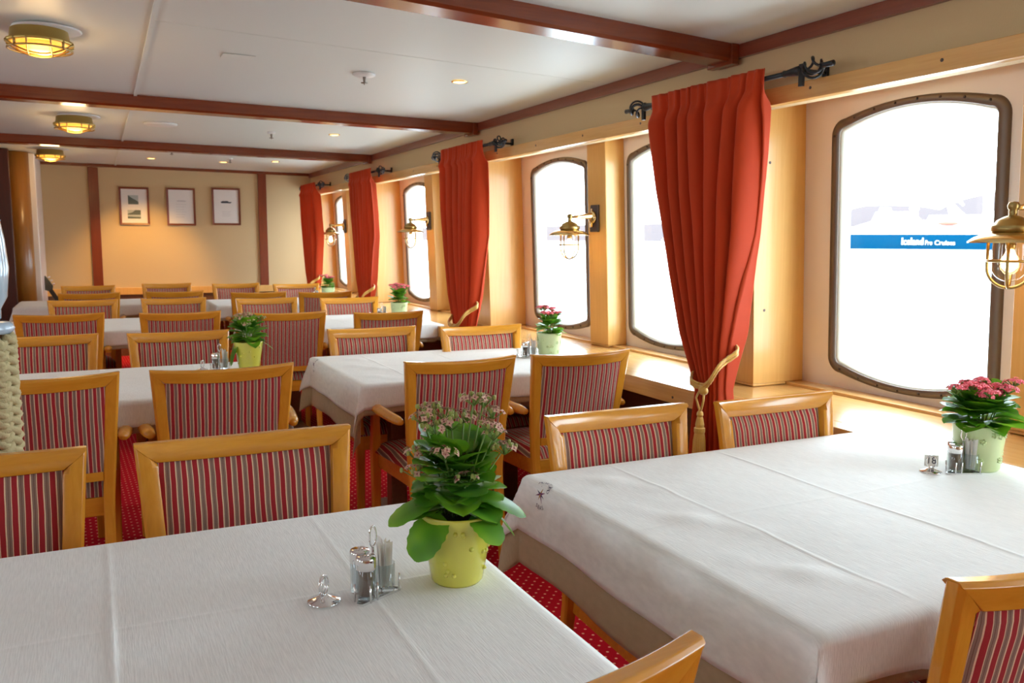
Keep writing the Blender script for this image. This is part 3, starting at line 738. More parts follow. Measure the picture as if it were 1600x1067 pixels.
def plant(loc, potm, petal, label, group, seed, faded=False, rot=0.0, leaves=46, heads=9, hs=1.0, spread=1.0, big=(), cyl=False, tall=.06, custom=()):
    rn = random.Random(seed); root = empty('potted_kalanchoe', loc, rot); tag(root, label, 'potted plant', group)
    R0, R1, H = (.047, .068, .130) if not cyl else (.055, .067, .125)
    m = MB()
    m.lathe([(.001, 0), (R0 * .9, 0), (R0, .006), (R1 - .001, H - .004), (R1, H), (R1 - .004, H), (R0 * .9, .02), (.001, .02)], n=40)
    # raised dimples / blossom relief on the pot wall
    for k in range(26):
        a = rn.uniform(0, 2 * PI); z = rn.uniform(.02, H - .018); r = R0 + (R1 - R0) * z / H
        if cyl:
            for q in range(5): b_ = a + .09 * math.cos(q * 1.257); m.sphere((r * math.cos(b_), r * math.sin(b_), z + .006 * math.sin(q * 1.257)), .0032, 6, 0, (1, 1, 1))
        else: m.sphere((r * math.cos(a), r * math.sin(a), z), .0042, 8)
    m.obj('pot', potm, root, True)
    m = MB(); m.lathe([(.001, H - .012), (R1 - .005, H - .012)], n=24); m.obj('soil', SOIL, root)
    m = MB(); fl = MB(); st = MB()
    zc = H - .005
    for k in range(leaves):
        lev = rn.random(); a = rn.uniform(0, 2 * PI); r = rn.uniform(.006, .030); el = (.10 + 1.05 * lev ** 1.5)
        base = (r * math.cos(a), r * math.sin(a), zc + .006 + tall * lev); L = (.062 + .006 * (1 - lev)) * rn.uniform(.8, 1.15) * spread
        d = (math.cos(a) * math.cos(el), math.sin(a) * math.cos(el), math.sin(el)); leaf(m, base, d, L, L * .46, droop=rn.uniform(.1, .45), cup=rn.uniform(-.1, .35))
    for (a, el, L, W, z) in big:
        a -= rot
        d = (math.cos(a) * math.cos(el), math.sin(a) * math.cos(el), math.sin(el)); leaf(m, (.04 * math.cos(a), .04 * math.sin(a), zc + z), d, L, W, droop=.55, cup=-.12)
    m2 = m
    hl = []
    for k in range(heads):
        a = 2 * PI * k / heads + rn.uniform(-.3, .3); r = (.012 + .058 * ((k * .618) % 1)) * spread; hl.append((r * math.cos(a), r * math.sin(a), rn.uniform(.062, .108) * hs + .03))
    for lat, dep, h in custom: hl.append((lat * .899 + dep * .438, -lat * .438 + dep * .899, h))
    for (hx_, hy_, h) in hl:
        a = math.atan2(hy_, hx_); r = math.hypot(hx_, hy_)
        top = Vector((r * math.cos(a), r * math.sin(a), H + h)); st.tube([(r * .3 * math.cos(a), r * .3 * math.sin(a), H - .01), (r * .6 * math.cos(a), r * .6 * math.sin(a), H + h * .55), top], .0017, 6)
        leaf(m2, (r * .6 * math.cos(a), r * .6 * math.sin(a), H + h * .5), (math.cos(a + 1), math.sin(a + 1), 1.2), .034, .012, droop=.3)
        for q in range(24 if not faded else 17):
            t = rn.uniform(0, 2 * PI); rr = .025 * rn.random() ** .5; c = top + Vector((rr * math.cos(t), rr * math.sin(t), .012 - rr * .35 + rn.uniform(-.003, .003)))
            st.tube([top + Vector((0, 0, -.012)), c], .0009, 4)
            n_v = (c - top + Vector((0, 0, .016)))
            if faded and rn.random() < .38: fl.sphere(c, .0034, 5, 2, (1, 1, 1.5))
            else: flower(fl, c, n_v, .0088 if not faded else .0078, 0, 1, rn)
    m.obj('foliage', LEAF, root, True)
    st.obj('stems', STEM, root, True); fl.obj('blossoms', [petal, PETALC if faded else petal, BUD], root)
    return root
GP = 'kalanchoes in lime pots'; GQ = 'kalanchoes in pale green pots'
plant((.56, 1.37, TZ + .001), LIME, PETALB, 'large kalanchoe with faded blossoms in a lime pot on the nearest inner table', GP, 3, True, 0, 84, 0, 1.25, 1.0, tall=.105,
      custom=((-.060, .0, .165), (-.048, .02, .178), (-.035, -.02, .150), (-.022, .01, .170), (-.008, -.01, .158), (.012, .02, .165), (.030, .0, .200), (.048, .01, .195), (.055, -.02, .155), (.062, .02, .170), (.066, -.01, .140), (-.072, -.01, .105), (-.070, -.03, .078), (.085, .0, .112), (.022, -.055, .070), (-.018, -.05, .115)),
      big=((PI + .45, -.35, .085, .040, .012), (-.15, -.30, .085, .036, .016), (PI + .1, .15, .085, .034, .03), (-.5, .1, .08, .036, .03), (-1.2, -.1, .07, .03, .01)))
plant((.63, 4.12, TZ + .001), LIME, PETALB, 'small faded kalanchoe in a lime pot on the second inner table', GP, 8, True, 1, 60, 14, .85, 1.0, tall=.075, big=((PI + .1, -.7, .11, .035, .01), (0, -.1, .08, .035, .01)))
plant((2.12, 1.47, TZ + .001), PALEG, PETALP, 'coral pink kalanchoe in a pale green pot on the nearest window table', GQ, 5, False, 0, 60, 18, .80, 1.2, tall=.045, cyl=True)
plant((2.13, 3.92, TZ + .001), PALEG, PETALP, 'pink kalanchoe in a pale green pot on the second window table', GQ, 12, False, 2, 34, 9, 1.0, .95, cyl=True)
plant((2.10, 6.30, TZ + .001), PALEG, PETALP, 'pink kalanchoe in a pale green pot on the third window table', GQ, 14, False, 1, 34, 10, 1.0, .95, cyl=True)
plant((2.10, 8.55, TZ + .001), PALEG, PETALP, 'smallest looking pink kalanchoe, on the fourth window table before the last window', GQ, 15, False, 3, 34, 9, .9, .95, cyl=True)

# ------------------------------------------------------------------ condiment sets
def star_lathe(m, prof, c, n, mi=0): m.lathe(prof, c, n, mi)
def shaker(loc, fill, label, group):
    root = empty(fill + '_shaker', loc); tag(root, label, 'shaker', group)
    m = MB(); m.lathe([(.001, 0), (.0155, 0), (.0165, .003), (.0165, .056), (.015, .058), (.0145, .058), (.0140, .010), (.001, .009)], n=20); m.obj('glass_body', GLASS, root, True)
    m = MB(); m.lathe([(.001, .0095), (.0132, .0095), (.0132, .050), (.001, .050)], n=16); m.obj('contents', SALT if fill == 'salt' else PEPPER, root, True)
    m = MB(); m.lathe([(.0168, .054), (.0172, .056), (.0172, .072), (.0160, .0755), (.001, .0765)], n=24)
    for k in range(7):
        a = k * 2 * PI / 6; r = .006 if k < 6 else 0; m.lathe([(.0011, .0772), (.0002, .0773)], (r * math.cos(a), r * math.sin(a), 0), 6, 1)
    m.obj('cap', [CHROME, INK], root, True); return root
def pick_jar(loc, label, group, rn):
    root = empty('toothpick_jar', loc); tag(root, label, 'jar', group)
    m = MB(); m.lathe([(.001, 0), (.0165, 0), (.0175, .003), (.0180, .050), (.0165, .050), (.0155, .008), (.001, .007)], n=20); m.obj('glass_body', GLASS, root, True)
    m = MB()
    for k in range(16):
        a = k * 2.4; r = .0012 + .0105 * (k / 16) ** .5; lean = .25 if k < 14 else .55; w = .0042; x, y = r * math.cos(a) * .8, r * math.sin(a) * .8
        tx, ty = x * (1 + lean), y * (1 + lean) ; z1 = .082 + .012 * rn.random() + (.008 if k >= 14 else 0); c_, s_ = math.cos(a) * w, math.sin(a) * w
        m.loops([[(x + c_ * .6, y + s_ * .6, .008), (x - s_ * .25, y + c_ * .25, .008), (x - c_ * .6, y - s_ * .6, .008)], [(tx + c_, ty + s_, z1), (tx - s_ * .25, ty + c_ * .25, z1 - .002), (tx - c_, ty - s_, z1 - .004)]])
    m.obj('paper_wrapped_toothpicks', PAPER, root); return root
def caddy(loc, rz, label, group):
    root = empty('condiment_caddy', loc, rz); tag(root, label, 'caddy', group)
    tri = [(-.046, -.020), (-.040, -.028), (.044, -.012), (.048, -.004), (.006, .040), (-.002, .042)]
    m = MB(); m.loops([[(x, y, 0) for x, y in tri], [(x * 1.03, y * 1.03, .0015) for x, y in tri], [(x * 1.03, y * 1.03, .0045) for x, y in tri], [(x * .95, y * .95, .0045) for x, y in tri], [(x * .95, y * .95, .0022) for x, y in tri]]); m.obj('tray', CHROME, root)
    m = MB(); c = (.000, .004)
    pts = [(c[0], c[1], .003), (c[0], c[1], .085)]
    m.tube(pts, .0024, 8); loop = [(c[0] + .0065 * math.sin(t), c[1], .104 - .018 * math.cos(t)) for t in np.linspace(0, 2 * PI, 19)[:-1]]; m.tube(loop, .0017, 6, closed=True); m.obj('handle', CHROME, root, True)
    m = MB()
    for (x, y) in ((-.026, -.030), (-.010, -.026), (.040, -.014), (.026, .020), (-.016, .030), (-.043, -.008)): m.tube([(x, y, .003), (x * 1.02, y * 1.02, .034)], .0018, 6)
    m.obj('prongs', CHROME, root, True); return root
def number_holder(loc, rz, card, label, group):
    root = empty('table_number_holder', loc, rz); tag(root, label, 'number holder', group)
    m = MB(); m.lathe([(.001, 0), (.027, 0), (.0285, .001), (.027, .0032), (.016, .006), (.009, .010), (.005, .013), (.001, .0135)], n=32); m.obj('base', CHROME, root, True)
    for dx in (-.0022, .0022):
        m = MB(); m.tube([(dx, .0125 * math.sin(t), .0285 - .0165 * math.cos(t)) for t in np.linspace(0, 2 * PI, 25)[:-1]], .0016, 8, closed=True); m.obj('ring', CHROME, root, True)
    if card:
        m = MB(); m.box(-.0005, .0005, -.017, .017, .016, .046); c = m.obj('card', PAPER, root, loc=(0, 0, 0))
        vs, fs = text_mesh(card, .026); m = MB(); m.add([(-.0006 - .0003, -v[0], .031 + v[1]) for v in vs], fs); m.obj('numeral', INK, c)
    return root
rn = random.Random(9)
def cset(x, y, rz, where, num=None, big=True, nx=-.095, ny=.02):
    z = TZ + .0012
    caddy((x, y, z), rz, 'chrome triangular condiment caddy on ' + where, 'condiment caddies')
    def at(a, b_): return (x + a * math.cos(rz) - b_ * math.sin(rz), y + a * math.sin(rz) + b_ * math.cos(rz), z + .0024)
    shaker(at(-.022, -.010), 'pepper', 'pepper shaker with chrome cap in the caddy on ' + where, 'pepper shakers')
    shaker(at(-.014, .0245), 'salt', 'salt shaker with chrome cap in the caddy on ' + where, 'salt shakers')
    pick_jar(at(.0215, .002), 'glass jar of paper wrapped toothpicks in the caddy on ' + where, 'toothpick jars', rn)
    number_holder((x + nx, y + ny, z), (.9 if num else -.65), num, ('chrome holder with the number %s card on ' % num if num else 'chrome ring table number holder on ') + where, 'table number holders')
cset(.405, 1.365, .25, 'the nearest inner table', None, nx=-.085, ny=.012)
cset(2.04, 1.455, -.6, 'the nearest window table', '18', nx=-.070, ny=.040)
cset(.50, 4.13, 0, 'the second inner table', None, nx=-.075, ny=.03)
cset(2.015, 3.92, -.5, 'the second window table', None, nx=-.055, ny=.03)
cset(1.98, 6.36, 0, 'the third window table', None, nx=-.08, ny=.05)
cset(1.98, 8.6, 0, 'the fourth window table', None, nx=-.08, ny=.05)

# ------------------------------------------------------------------ curtains
def curtain(dy, label, y_clip=None, shift=0.0, ww=0.0):
    rn = random.Random(int(dy * 10) + 3)
    root = empty('curtain', (0, dy, 0)); tag(root, label, 'curtain', 'terracotta curtains')
    zs = list(np.linspace(2.035, 1.93, 8)) + list(np.linspace(1.91, .84, 50)) + list(np.linspace(.82, .06, 34))
    NU = 260; NF = 7
    off = [rn.uniform(-.25, .25) for _ in range(NF + 1)]; v = []
    for z in zs:
        yl = float(np.interp(z, [.06, .53, .69, .79, .99, 1.25, 1.59, 2.04], [2.76, 2.73, 2.72, 2.705, 2.83, 2.98, 3.16, 3.35]))
        yr = float(np.interp(z, [.06, .53, .69, .79, .9, 1.03, 1.27, 1.56, 2.04], [2.49, 2.52, 2.54, 2.555, 2.555, 2.55, 2.57, 2.585, 2.60]))
        xc = float(np.interp(z, [.06, .8, 2.04], [2.165, 2.165, 2.348])); wd = yl - yr
        k_ = float(np.interp(z, [.9, 2.04], [1, 0])); yl += k_ * (shift + ww); yr += k_ * shift; wd = yl - yr
        g = float(np.interp(z, [.06, .5, .80, 1.0, 1.9, 1.96, 2.04], [.036, .034, .030, .052, .050, .011, .005]))
        for i in range(NU + 1):
            u = i / NU
            uu = u + .030 * math.sin(u * 9 + dy) + .010 * math.sin(z * 5 + u * 14)
            ph = 2 * PI * NF * uu
            s = math.sin(ph); sh = math.copysign(abs(s) ** .8, s)
            g2 = g * (1 if not shift else .6)
            fine = .003 * math.sin(ph * 3.0 + 1) * float(np.interp(z, [1.90, 1.98], [0.5, 1.6])) + .003 * math.sin(u * 37 + z * 4)
            x = xc + (.014 if shift and z < 1.9 else 0) + g2 * sh * (1 + .25 * math.sin(u * 5 + 2)) + fine
            # the near edge panel is turned outward towards the recess
            edge = max(0, 1 - u / .26) * float(np.interp(z, [.8, 1.4, 1.9, 2.0], [.4, 1, .3, .0]))
            y = yr + wd * u + .012 * math.cos(ph) * (wd / .75)
            x += .070 * edge; y += .045 * edge
            if y_clip is not None: y = min(y, y_clip - dy - .003 * (i % 3))
            v.append((x, y, z))
    f = []
    for j in range(len(zs) - 1):
        for i in range(NU): a = j * (NU + 1) + i; f.append((a, a + 1, a + NU + 2, a + NU + 1))
    o = mesh_obj('fabric', v, f, CURT, root, True)
    o.modifiers.new('thickness', 'SOLIDIFY').thickness = .003
    return root
def tieback(dy, label, ww=0.0):
    def Y(y): return y + ww * max(0.0, (y - 2.56) / .18)
    root = empty('curtain_tieback', (0, dy, 0)); tag(root, label, 'tieback', 'gold tasselled tiebacks')
    m = MB()
    for k, (dz, dx) in enumerate(((0, 0), (.010, -.004), (.019, .002))):
        pts = [(2.10 + dx, 2.625, .80 + dz), (2.096 + dx, 2.595, .805 + dz), (2.102 + dx, 2.57, .83 + dz), (2.115 + dx, 2.56, .86 + dz), (2.135 + dx, 2.558, .885 + dz), (2.17 + dx, 2.562, .905 + dz), (2.225, 2.56, .94 + dz), (2.25, 2.66, .96 + dz), (2.24, 2.76, .90 + dz), (2.16, 2.74, .84 + dz), (2.105, 2.69, .810 + dz), (2.10, 2.625, .80 + dz)]
        # smooth
        P = []
        for i in range(len(pts) - 1):
            p0, p1, p2, p3 = [Vector((pts[k_][0], Y(pts[k_][1]), pts[k_][2])) for k_ in [max(0, min(len(pts) - 1, i + q)) for q in (-1, 0, 1, 2)]]
            for t in np.linspace(0, 1, 8)[:-1]: P.append(.5 * ((2 * p1) + (p2 - p0) * t + (2 * p0 - 5 * p1 + 4 * p2 - p3) * t * t + (3 * p1 - p0 - 3 * p2 + p3) * t ** 3))
        m.tube(P, [.0048 + .0010 * math.sin(i * 1.9 + k) for i in range(len(P))], 8)
    m.obj('cord', GOLD, root, True)
    m = MB(); o_ = Y(2.698) - 2.698 - .095
    m.sphere((2.095, 2.695 + o_, .797), .021, 12, 0, (.8, 1.1, .85)); m.obj('knot', GOLD, root, True)
    m = MB(); m.tube([(2.09, 2.715 + o_, .79), (2.085, 2.725 + o_, .765), (2.085, 2.71 + o_, .735), (2.085, 2.698 + o_, .71)], .0045, 6); m.tube([(2.09, 2.685 + o_, .79), (2.085, 2.680 + o_, .76), (2.085, 2.69 + o_, .73), (2.085, 2.698 + o_, .71)], .0045, 6); m.obj('hanging_loop', GOLD, root, True)
    m = MB(); n = 44; prof = [(.004, .722), (.011, .712), (.013, .703), (.010, .694), (.012, .690), (.017, .664), (.016, .654), (.021, .650), (.021, .634), (.019, .630), (.022, .60), (.025, .535)]
    rings = []
    for q, (r, z) in enumerate(prof):
        rings.append([(2.085 + (r * (1 + (.10 if q > 9 else .03) * (j % 2))) * math.cos(2 * PI * j / n), 2.698 + o_ + (r * (1 + (.10 if q > 9 else .03) * (j % 2))) * math.sin(2 * PI * j / n), z - (.008 * ((j * 7) % 5) / 5 if q == 11 else 0)) for j in range(n)])
    m.loops(rings); m.obj('tassel', GOLD, root, False)
    return root
def rod(dy, label, y1=3.50):
    root = empty('curtain_rod', (0, dy, 0)); tag(root, label, 'curtain rod', 'wrought iron curtain rods')
    X, Z = 2.375, 2.0
    m = MB(); m.tube([(X, 2.44, Z), (X, y1 - .05, Z)], .010, 10)
    for s, ya in ((-1, 2.46), (1, y1 - .07)): m.lathe([(.010, -.07), (.014, -.068), (.011, -.06), (.018, -.005), (.018, .012), (.010, .016)], (X, ya, Z), 12, ax='y') if s > 0 else m.lathe([(.010, .07), (.014, .068), (.011, .06), (.018, .005), (.018, -.012), (.010, -.016)], (X, ya, Z), 12, ax='y')
    m.obj('pole', IRON, root, True)
    for ya, s in ((2.44, -1), (y1 - .05, 1)):
        m = MB(); m.tube([(X, ya, Z), (2.497, ya, Z)], .007, 8); m.box(2.488, 2.4995, ya - .012, ya + .012, 1.985, 2.03); m.box(X - .006, X + .006, ya - .010, ya + .010, Z - .058, Z + .022); m.obj('bracket', IRON, root)
        m = MB()
        for k in range(4):
            pts = []
            for t in np.linspace(0, 1, 14):
                a = k * PI / 2 + t * 3.4; r = .034 * math.sin(PI * t) ** .8 + .003; pts.append((X + r * math.cos(a), ya + s * (.012 + t * .088), Z + r * math.sin(a)))
            m.tube(pts, .0048, 6)
        m.tube([(X, ya + s * .095, Z), (X, ya + s * .11, Z), (X, ya + s * .15, Z)], [.013, .009, .011], 10)
        m.obj('twisted_finial', IRON, root, True)
    return root
names4 = ['nearest', 'second nearest', 'third nearest', 'farthest']
for i, dy in enumerate((0, 2.68, 5.22, 7.50)):
    curtain(dy, '%s of the four tied terracotta curtains along the window wall' % names4[i], YF - .04 if i == 3 else None, (0, -.17, -.42, -.62)[i], (0, .12, .14, .14)[i])
    rod(dy, 'black wrought iron curtain rod carrying the %s curtain' % names4[i], 3.50 if i < 3 else 3.36)
    tieback(dy + (0, -.17, -.42, -.62)[i], 'gold cord and tassel tying back the %s curtain' % names4[i], (0, .12, .14, .14)[i])

# ------------------------------------------------------------------ wall lanterns
def light_point(name, loc, power, col, r, parent=None):
    l = bpy.data.lights.new(name, 'POINT'); l.energy = power; l.color = col; l.shadow_soft_size = r
    o = bpy.data.objects.new(name, l); COL.objects.link(o); o.location = loc
    if parent: o.parent = parent
    return o
def lantern(y, label, z=1.40):
    root = empty('brass_wall_lantern', (2.465, y, z)); root.scale = (1.05, 1.05, 1.05); tag(root, label, 'wall lamp', 'brass lanterns on the narrow pilasters')
    m = MB(); prof = [(.108, .008), (.112, .006), (.111, .010), (.095, .022), (.070, .032), (.050, .037), (.044, .038)]
    m.lathe(prof, n=40); m.lathe([(.044, .036), (.020, .034), (.001, .034)], n=24); m.obj('shade', BRASS, root, True)
    m = MB(); m.lathe([(.048, .036), (.055, .040), (.055, .054), (.048, .057), (.040, .070), (.022, .080), (.011, .084), (.011, .100), (.015, .103), (.016, .112), (.012, .121), (.001, .123)], n=32); m.obj('cap', BRASSD, root, True)
    m = MB(); m.tube([(.006, 0, .106), (.05, 0, .108), (.135, 0, .114), (.150, 0, .113)], [.007, .009, .019, .021], 14); m.lathe([(.020, .0), (.034, .004), (.036, .015), (.020, .016)], (.134, 0, .105), 20, ax='x')
    m.tube([(.140, 0, .155), (.140, 0, .052)], [.004, .010], 8); m.obj('arm', BRASS, root, True)
    m = MB(); m.box(.152, .1695, -.042, .042, .025, .175); m.obj('backplate', mat('dark_backplate', (.09, .07, .07), .45), root, bevel=.006)
    m = MB()
    for k in range(4):
        a = k * PI / 2 + .5; pts = [(.057 * math.cos(a), .057 * math.sin(a), .010), (.057 * math.cos(a), .057 * math.sin(a), -.055)] + [(.057 * math.cos(a) * math.cos(t), .057 * math.sin(a) * math.cos(t), -.062 - .060 * math.sin(t)) for t in np.linspace(.1, PI / 2, 9)]
        m.tube(pts, .0044, 6)
    m.tube([(.0585 * math.cos(t), .0585 * math.sin(t), -.045) for t in np.linspace(0, 2 * PI, 33)[:-1]], .0038, 6, closed=True); m.obj('wire_cage', BRASSD, root, True)
    m = MB(); m.lathe([(.046, .012), (.048, -.04)] + [(.048 * math.cos(t), -.055 - .050 * math.sin(t)) for t in np.linspace(0, PI / 2 - .02, 9)], n=28); m.obj('glass_jar', LAMPGLASS, root, True)
    m = MB(); m.lathe([(.001, .014), (.013, .012), (.014, -.008), (.010, -.012), (.001, -.014)], n=14); m.obj('socket', BRASSD, root, True)
    m = MB(); m.lathe([(.008, -.012), (.016, -.030), (.022, -.048), (.020, -.064), (.010, -.074), (.001, -.077)], n=18); m.obj('bulb', BULB, root, True)
    light_point('lamp_glow', (0, 0, -.05), 1.6, (1.0, .62, .28), .03, root)
for (y, lab), z in zip(((1.64, 'brass caged wall lantern cut by the right picture edge'), (4.29, 'brass caged wall lantern between the first two windows left of the big curtain'),
               (7.05, 'third brass caged wall lantern, seen between the second and third curtains'), (9.84, 'farthest brass caged wall lantern, near the last window')), (1.365, 1.395, 1.43, 1.42)):
    lantern(y + .01, lab, z)

# ------------------------------------------------------------------ ceiling fittings
def dome(x, y, label):
    z = ceil_h(x, y); root = empty('brass_bulkhead_lamp', (x, y, z)); tag(root, label, 'ceiling lamp', 'round brass bulkhead lamps on the ceiling')
    m = MB(); m.lathe([(.001, -.001), (.135, -.001), (.137, -.006), (.130, -.010), (.001, -.010)], (.03, 0, 0), n=36); m.obj('ceiling_plate', WHITEP, root, True)
    m = MB(); m.lathe([(.105, -.008), (.112, -.012), (.118, -.052), (.131, -.056), (.134, -.066), (.128, -.070), (.112, -.068), (.108, -.050)], n=44); m.obj('housing', mat('satin_brass', (.55, .40, .12), .45, .85), root, True)
    m = MB(); m.lathe([(.110, -.062)] + [(.110 * math.cos(t), -.062 - .045 * math.sin(t)) for t in np.linspace(.1, PI / 2 - .01, 9)], n=36); m.obj('glass_dome', DOME, root, True)
    m = MB(); m.sphere((.012, 0, -.085), .050, 12, 0, (1, 1, .55)); m.obj('bright_bulb_zone', DOMEB, root, True)
    m = MB(); m.tube([(.125 * math.cos(t), .125 * math.sin(t), -.092) for t in np.linspace(0, 2 * PI, 37)[:-1]], .0045, 6, closed=True)
    for k in (-1, 1):
        m.tube([(.045 * k, .13 * q, -.066 - .048 * (1 - q * q)) for q in np.linspace(-1, 1, 11)], .004, 6); m.tube([(.13 * q, .045 * k, -.066 - .048 * (1 - q * q)) for q in np.linspace(-1, 1, 11)], .004, 6)
    for k in range(4): a = k * PI / 2 + PI / 4; m.tube([(.13 * math.cos(a), .13 * math.sin(a), -.06), (.128 * math.cos(a), .128 * math.sin(a), -.095)], .006, 6)
    m.obj('guard', BRASSD, root, True)
    light_point('lamp_glow', (0, 0, -.17), 4, (1.0, .66, .30), .08, root)
dome(-.17, 4.32, 'nearest round brass bulkhead lamp, upper left corner of the ceiling')
dome(-.085, 6.80, 'middle one of the three round brass bulkhead lamps')
dome(-.34, 9.42, 'farthest and smallest looking round brass bulkhead lamp')
def downlight(x, y, label, r=.045, power=5, aim=None):
    z = ceil_h(x, y); root = empty('recessed_downlight', (x, y, z)); tag(root, label, 'ceiling lamp', 'small brass downlights')
    m = MB(); m.lathe([(r, -.001), (r, -.004), (r * .86, -.006), (r * .8, -.003)], n=28); m.obj('bezel', BRASS, root, True)
    m = MB(); m.lathe([(r * .82, -.003), (r * .5, -.008), (.001, -.010)], n=20); m.obj('lens', SPOTG, root, True)
    l = bpy.data.lights.new('downlight_beam', 'SPOT'); l.energy = power; l.color = (1, .55, .14) if aim else (1, .70, .34); l.spot_size = 1.25 if aim else 1.7; l.spot_blend = .8; l.shadow_soft_size = .03
    o = bpy.data.objects.new('downlight_beam', l); COL.objects.link(o); o.parent = root; o.location = (0, 0, -.015)
    if aim: o.rotation_euler = aim
downlight(1.80, 4.34, 'small brass downlight between the two nearest ceiling beams')
downlight(1.76, 6.85, 'small brass downlight between the second and third beams')
downlight(1.79, 9.48, 'small brass downlight near the far wall, right hand one')
downlight(.58, 9.86, 'small brass downlight near the far wall, above the left picture', .05, 140, (.64, .07, 0))
downlight(1.31, 9.88, 'small brass downlight near the far wall, above the middle of the pictures', .05, 10, (.55, 0, 0))
def sprinkler(x, y, r, label):
    z = ceil_h(x, y); root = empty('fire_sprinkler', (x, y, z)); tag(root, label, 'sprinkler', 'ceiling sprinklers')
    m = MB(); m.lathe([(.001, 0), (r, 0), (r, -.010), (r * .8, -.016), (.001, -.018)], n=30); m.obj('rose', WHITEP, root, True)
    m = MB(); m.tube([(0, 0, -.015), (0, 0, -.045)], [.009, .006], 10); m.lathe([(.018, -.046), (.018, -.049), (.003, -.050), (.002, -.058)], n=14, cap=True); m.obj('nozzle', mat('sprinkler_metal', (.25, .22, .18), .4, .8), root, True)
sprinkler(1.302, 4.43, .058, 'white sprinkler between the two nearest ceiling beams')
sprinkler(1.29, 6.96, .030, 'sprinkler between the second and third ceiling beams')
sprinkler(.70, 8.79, .030, 'sprinkler behind the third ceiling beam, left one')
sprinkler(1.31, 9.38, .030, 'sprinkler behind the third ceiling beam, right one')
x, y = .482, 6.91; m = MB(); m.lathe([(.001, 0), (.115, 0), (.115, -.010), (.098, -.016), (.001, -.018)], n=36)
tag(m.obj('ceiling_loudspeaker', WHITEP, None, True, (x, y, ceil_h(x, y))), 'flat white round disc on the ceiling beyond the second beam', 'ceiling speaker')
x, y = .667, 4.39; m = MB(); m.box(-.075, .075, -.05, .05, -.003, 0)
tag(m.obj('ceiling_hatch', CEILM, None, False, (x, y, ceil_h(x, y) - .0005), bevel=.001), 'small flush rectangular hatch in the white ceiling', 'hatch')

# ------------------------------------------------------------------ pictures on the far wall
def picture(x0, x1, z0, z1, label, kind):
    root = empty('framed_picture', ((x0 + x1) / 2, YF - .003, (z0 + z1) / 2)); tag(root, label, 'picture', 'framed prints on the far wall')
    hx, hz = (x1 - x0) / 2, (z1 - z0) / 2; m = MB(); fw = .022
    rings = [[(sx * (hx - d), yy, sz * (hz - d)) for sx, sz in ((-1, -1), (1, -1), (1, 1), (-1, 1))] for d, yy in ((0, 0), (0, -.022), (fw, -.018), (fw, -.006))]
    m.loops(rings, True, False); m.obj('frame', MAHOGZ, root)
    m = MB(); m.box(-hx + fw, hx - fw, -.008, -.004, -hz + fw, hz - fw); s = m.obj('sheet', mat('print_paper', (.74, .70, .66), .5), root)
    ink = mat('photo_grey', (.10, .12, .10), .6); ink2 = mat('photo_light', (.42, .45, .42), .6); dk = mat('ship_ink', (.05, .06, .07), .6); ft = mat('faint_print', (.55, .52, .50), .6)
    p = MB(); y = -.0085
    def poly(pts, mi, dy=0): p.add([(a, y - dy, b_) for a, b_ in pts], [tuple(range(len(pts)))], mi)
    if kind == 'photos':
        poly([(-.065, .02), (.045, .02), (.045, .125), (-.065, .125)], 1); poly([(-.065, .02), (.045, .02), (.045, .05), (.01, .075), (-.02, .09), (-.065, .125)], 0, .0003)
        poly([(-.075, -.145), (.065, -.145), (.065, -.045), (-.075, -.045)], 1); poly([(-.075, -.09), (-.075, -.10), (.065, -.10), (.065, -.045), (.01, -.045), (-.02, -.07)], 0, .0003); poly([(-.075, -.145), (.065, -.145), (.065, -.125), (-.075, -.12)], 0, .0003)
    elif kind == 'ship':
        poly([(-.065, .055), (-.055, .04), (.05, .04), (.068, .055), (.03, .056), (.02, .068), (-.045, .066), (-.055, .058)], 2)
        for k in range(4): poly([(-.05, -.06 - k * .018), (.05 - .01 * (k % 2), -.06 - k * .018), (.05 - .01 * (k % 2), -.064 - k * .018), (-.05, -.064 - k * .018)], 3)
    else:
        poly([(-.05, .068), (-.04, .06), (.05, .06), (.062, .068), (.03, .075), (-.03, .074)], 3)
        for k in range(6): poly([(-.06, .03 - k * .03), (.06 - .012 * (k % 3), .03 - k * .03), (.06 - .012 * (k % 3), .026 - k * .03), (-.06, .026 - k * .03)], 3)
    p.obj('print', [ink, ink2, dk, ft], s)
picture(.28, .60, 1.53, 1.965, 'left framed print with two grey landscape photographs', 'photos')
picture(.79, 1.11, 1.53, 1.97, 'middle framed print with faint lines of text', 'text')
picture(1.30, 1.63, 1.54, 1.985, 'right framed print with a small dark ship silhouette', 'ship')

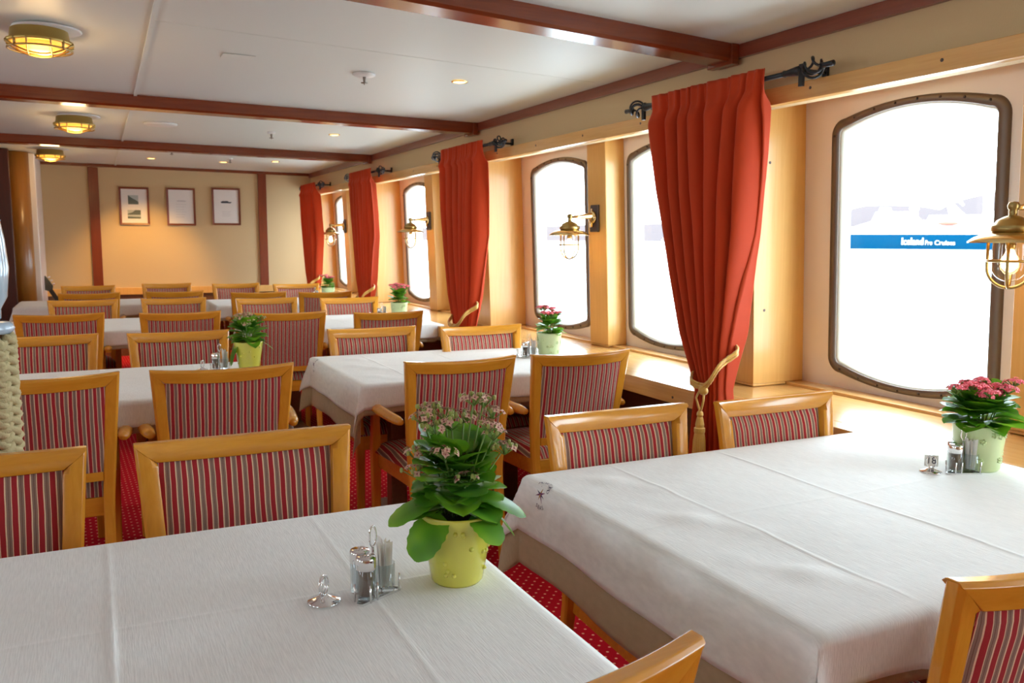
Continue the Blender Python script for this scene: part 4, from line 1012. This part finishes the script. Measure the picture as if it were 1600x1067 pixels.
# ------------------------------------------------------------------ rope wrapped post and guitar
post = empty('rope_wrapped_post', (-.305, 2.78, 0)); tag(post, 'post wrapped in plaited hemp rope at the left picture edge', 'post')
m = MB(); m.lathe([(.001, 0), (.070, 0), (.070, 1.12), (.001, 1.12)], n=24); m.obj('core', DARKW, post, True)
m = MB()
for s in (1, -1):
    for k in range(9):
        pts = []
        for t in np.linspace(0, 1, 150):
            a = s * t * 2 * PI * 4.2 + k * 2 * PI / 9; rr = .080 + .007 * math.sin(t * 2 * PI * 38 + s * 1.5); pts.append((rr * math.cos(a), rr * math.sin(a), .01 + t * 1.09))
        m.tube(pts, .0125, 6)
m.obj('plaited_rope', ROPE, post, True)
m = MB(); m.lathe([(.001, 1.105), (.082, 1.108), (.092, 1.122), (.082, 1.138), (.02, 1.142)], n=28); m.obj('cap_ring', mat('pale_blue_enamel', (.45, .56, .66), .25, coat=.5), post, True)
m = MB(); m.lathe([(.030, 1.140), (.050, 1.155), (.078, 1.21), (.086, 1.29), (.080, 1.37), (.072, 1.42), (.074, 1.425), (.068, 1.425), (.060, 1.15), (.001, 1.145)], n=28)
m.obj('glass_globe', mat('pale_blue_glass', (.42, .54, .62), .12, coat=.6), post, True)
g = empty('guitar', (-.03, 10.40, .06)); g.rotation_euler = (-.12, -.50, 0.1); tag(g, 'dark guitar leaning in the far left corner, only its headstock showing', 'guitar')
m = MB(); ol = [(-.19 * math.cos(t) * (1 - .22 * math.sin(t) - .18 * math.cos(2 * t)), .24 * math.sin(t) + .0) for t in np.linspace(0, 2 * PI, 33)[:-1]]
m.loops([[(a, yy, .26 + b_) for a, b_ in ol] for yy in (-.045, .045)]); m.obj('body', DARKW, g, bevel=.006)
m = MB(); m.box(-.022, .022, -.06, -.045, .30, .86); m.obj('neck', mat('ebony', (.02, .015, .012), .3), g, bevel=.003)
m = MB(); m.loops([[(-.022, yy, .86), (-.045, yy, .89), (-.038, yy, 1.02), (.038, yy, 1.02), (.045, yy, .89), (.022, yy, .86)] for yy in (-.062, -.046)]); h = m.obj('headstock', mat('black_lacquer', (.015, .013, .012), .2, coat=.6), g, bevel=.002)
for s in (-1, 1):
    for k in range(3): m = MB(); m.sphere((s * .060, -.054, .905 + k * .042), .012, 8, 0, (1.2, .6, .8)); m.obj('tuning_peg', CHROME, h, True)
bpy.context.view_layer.update()
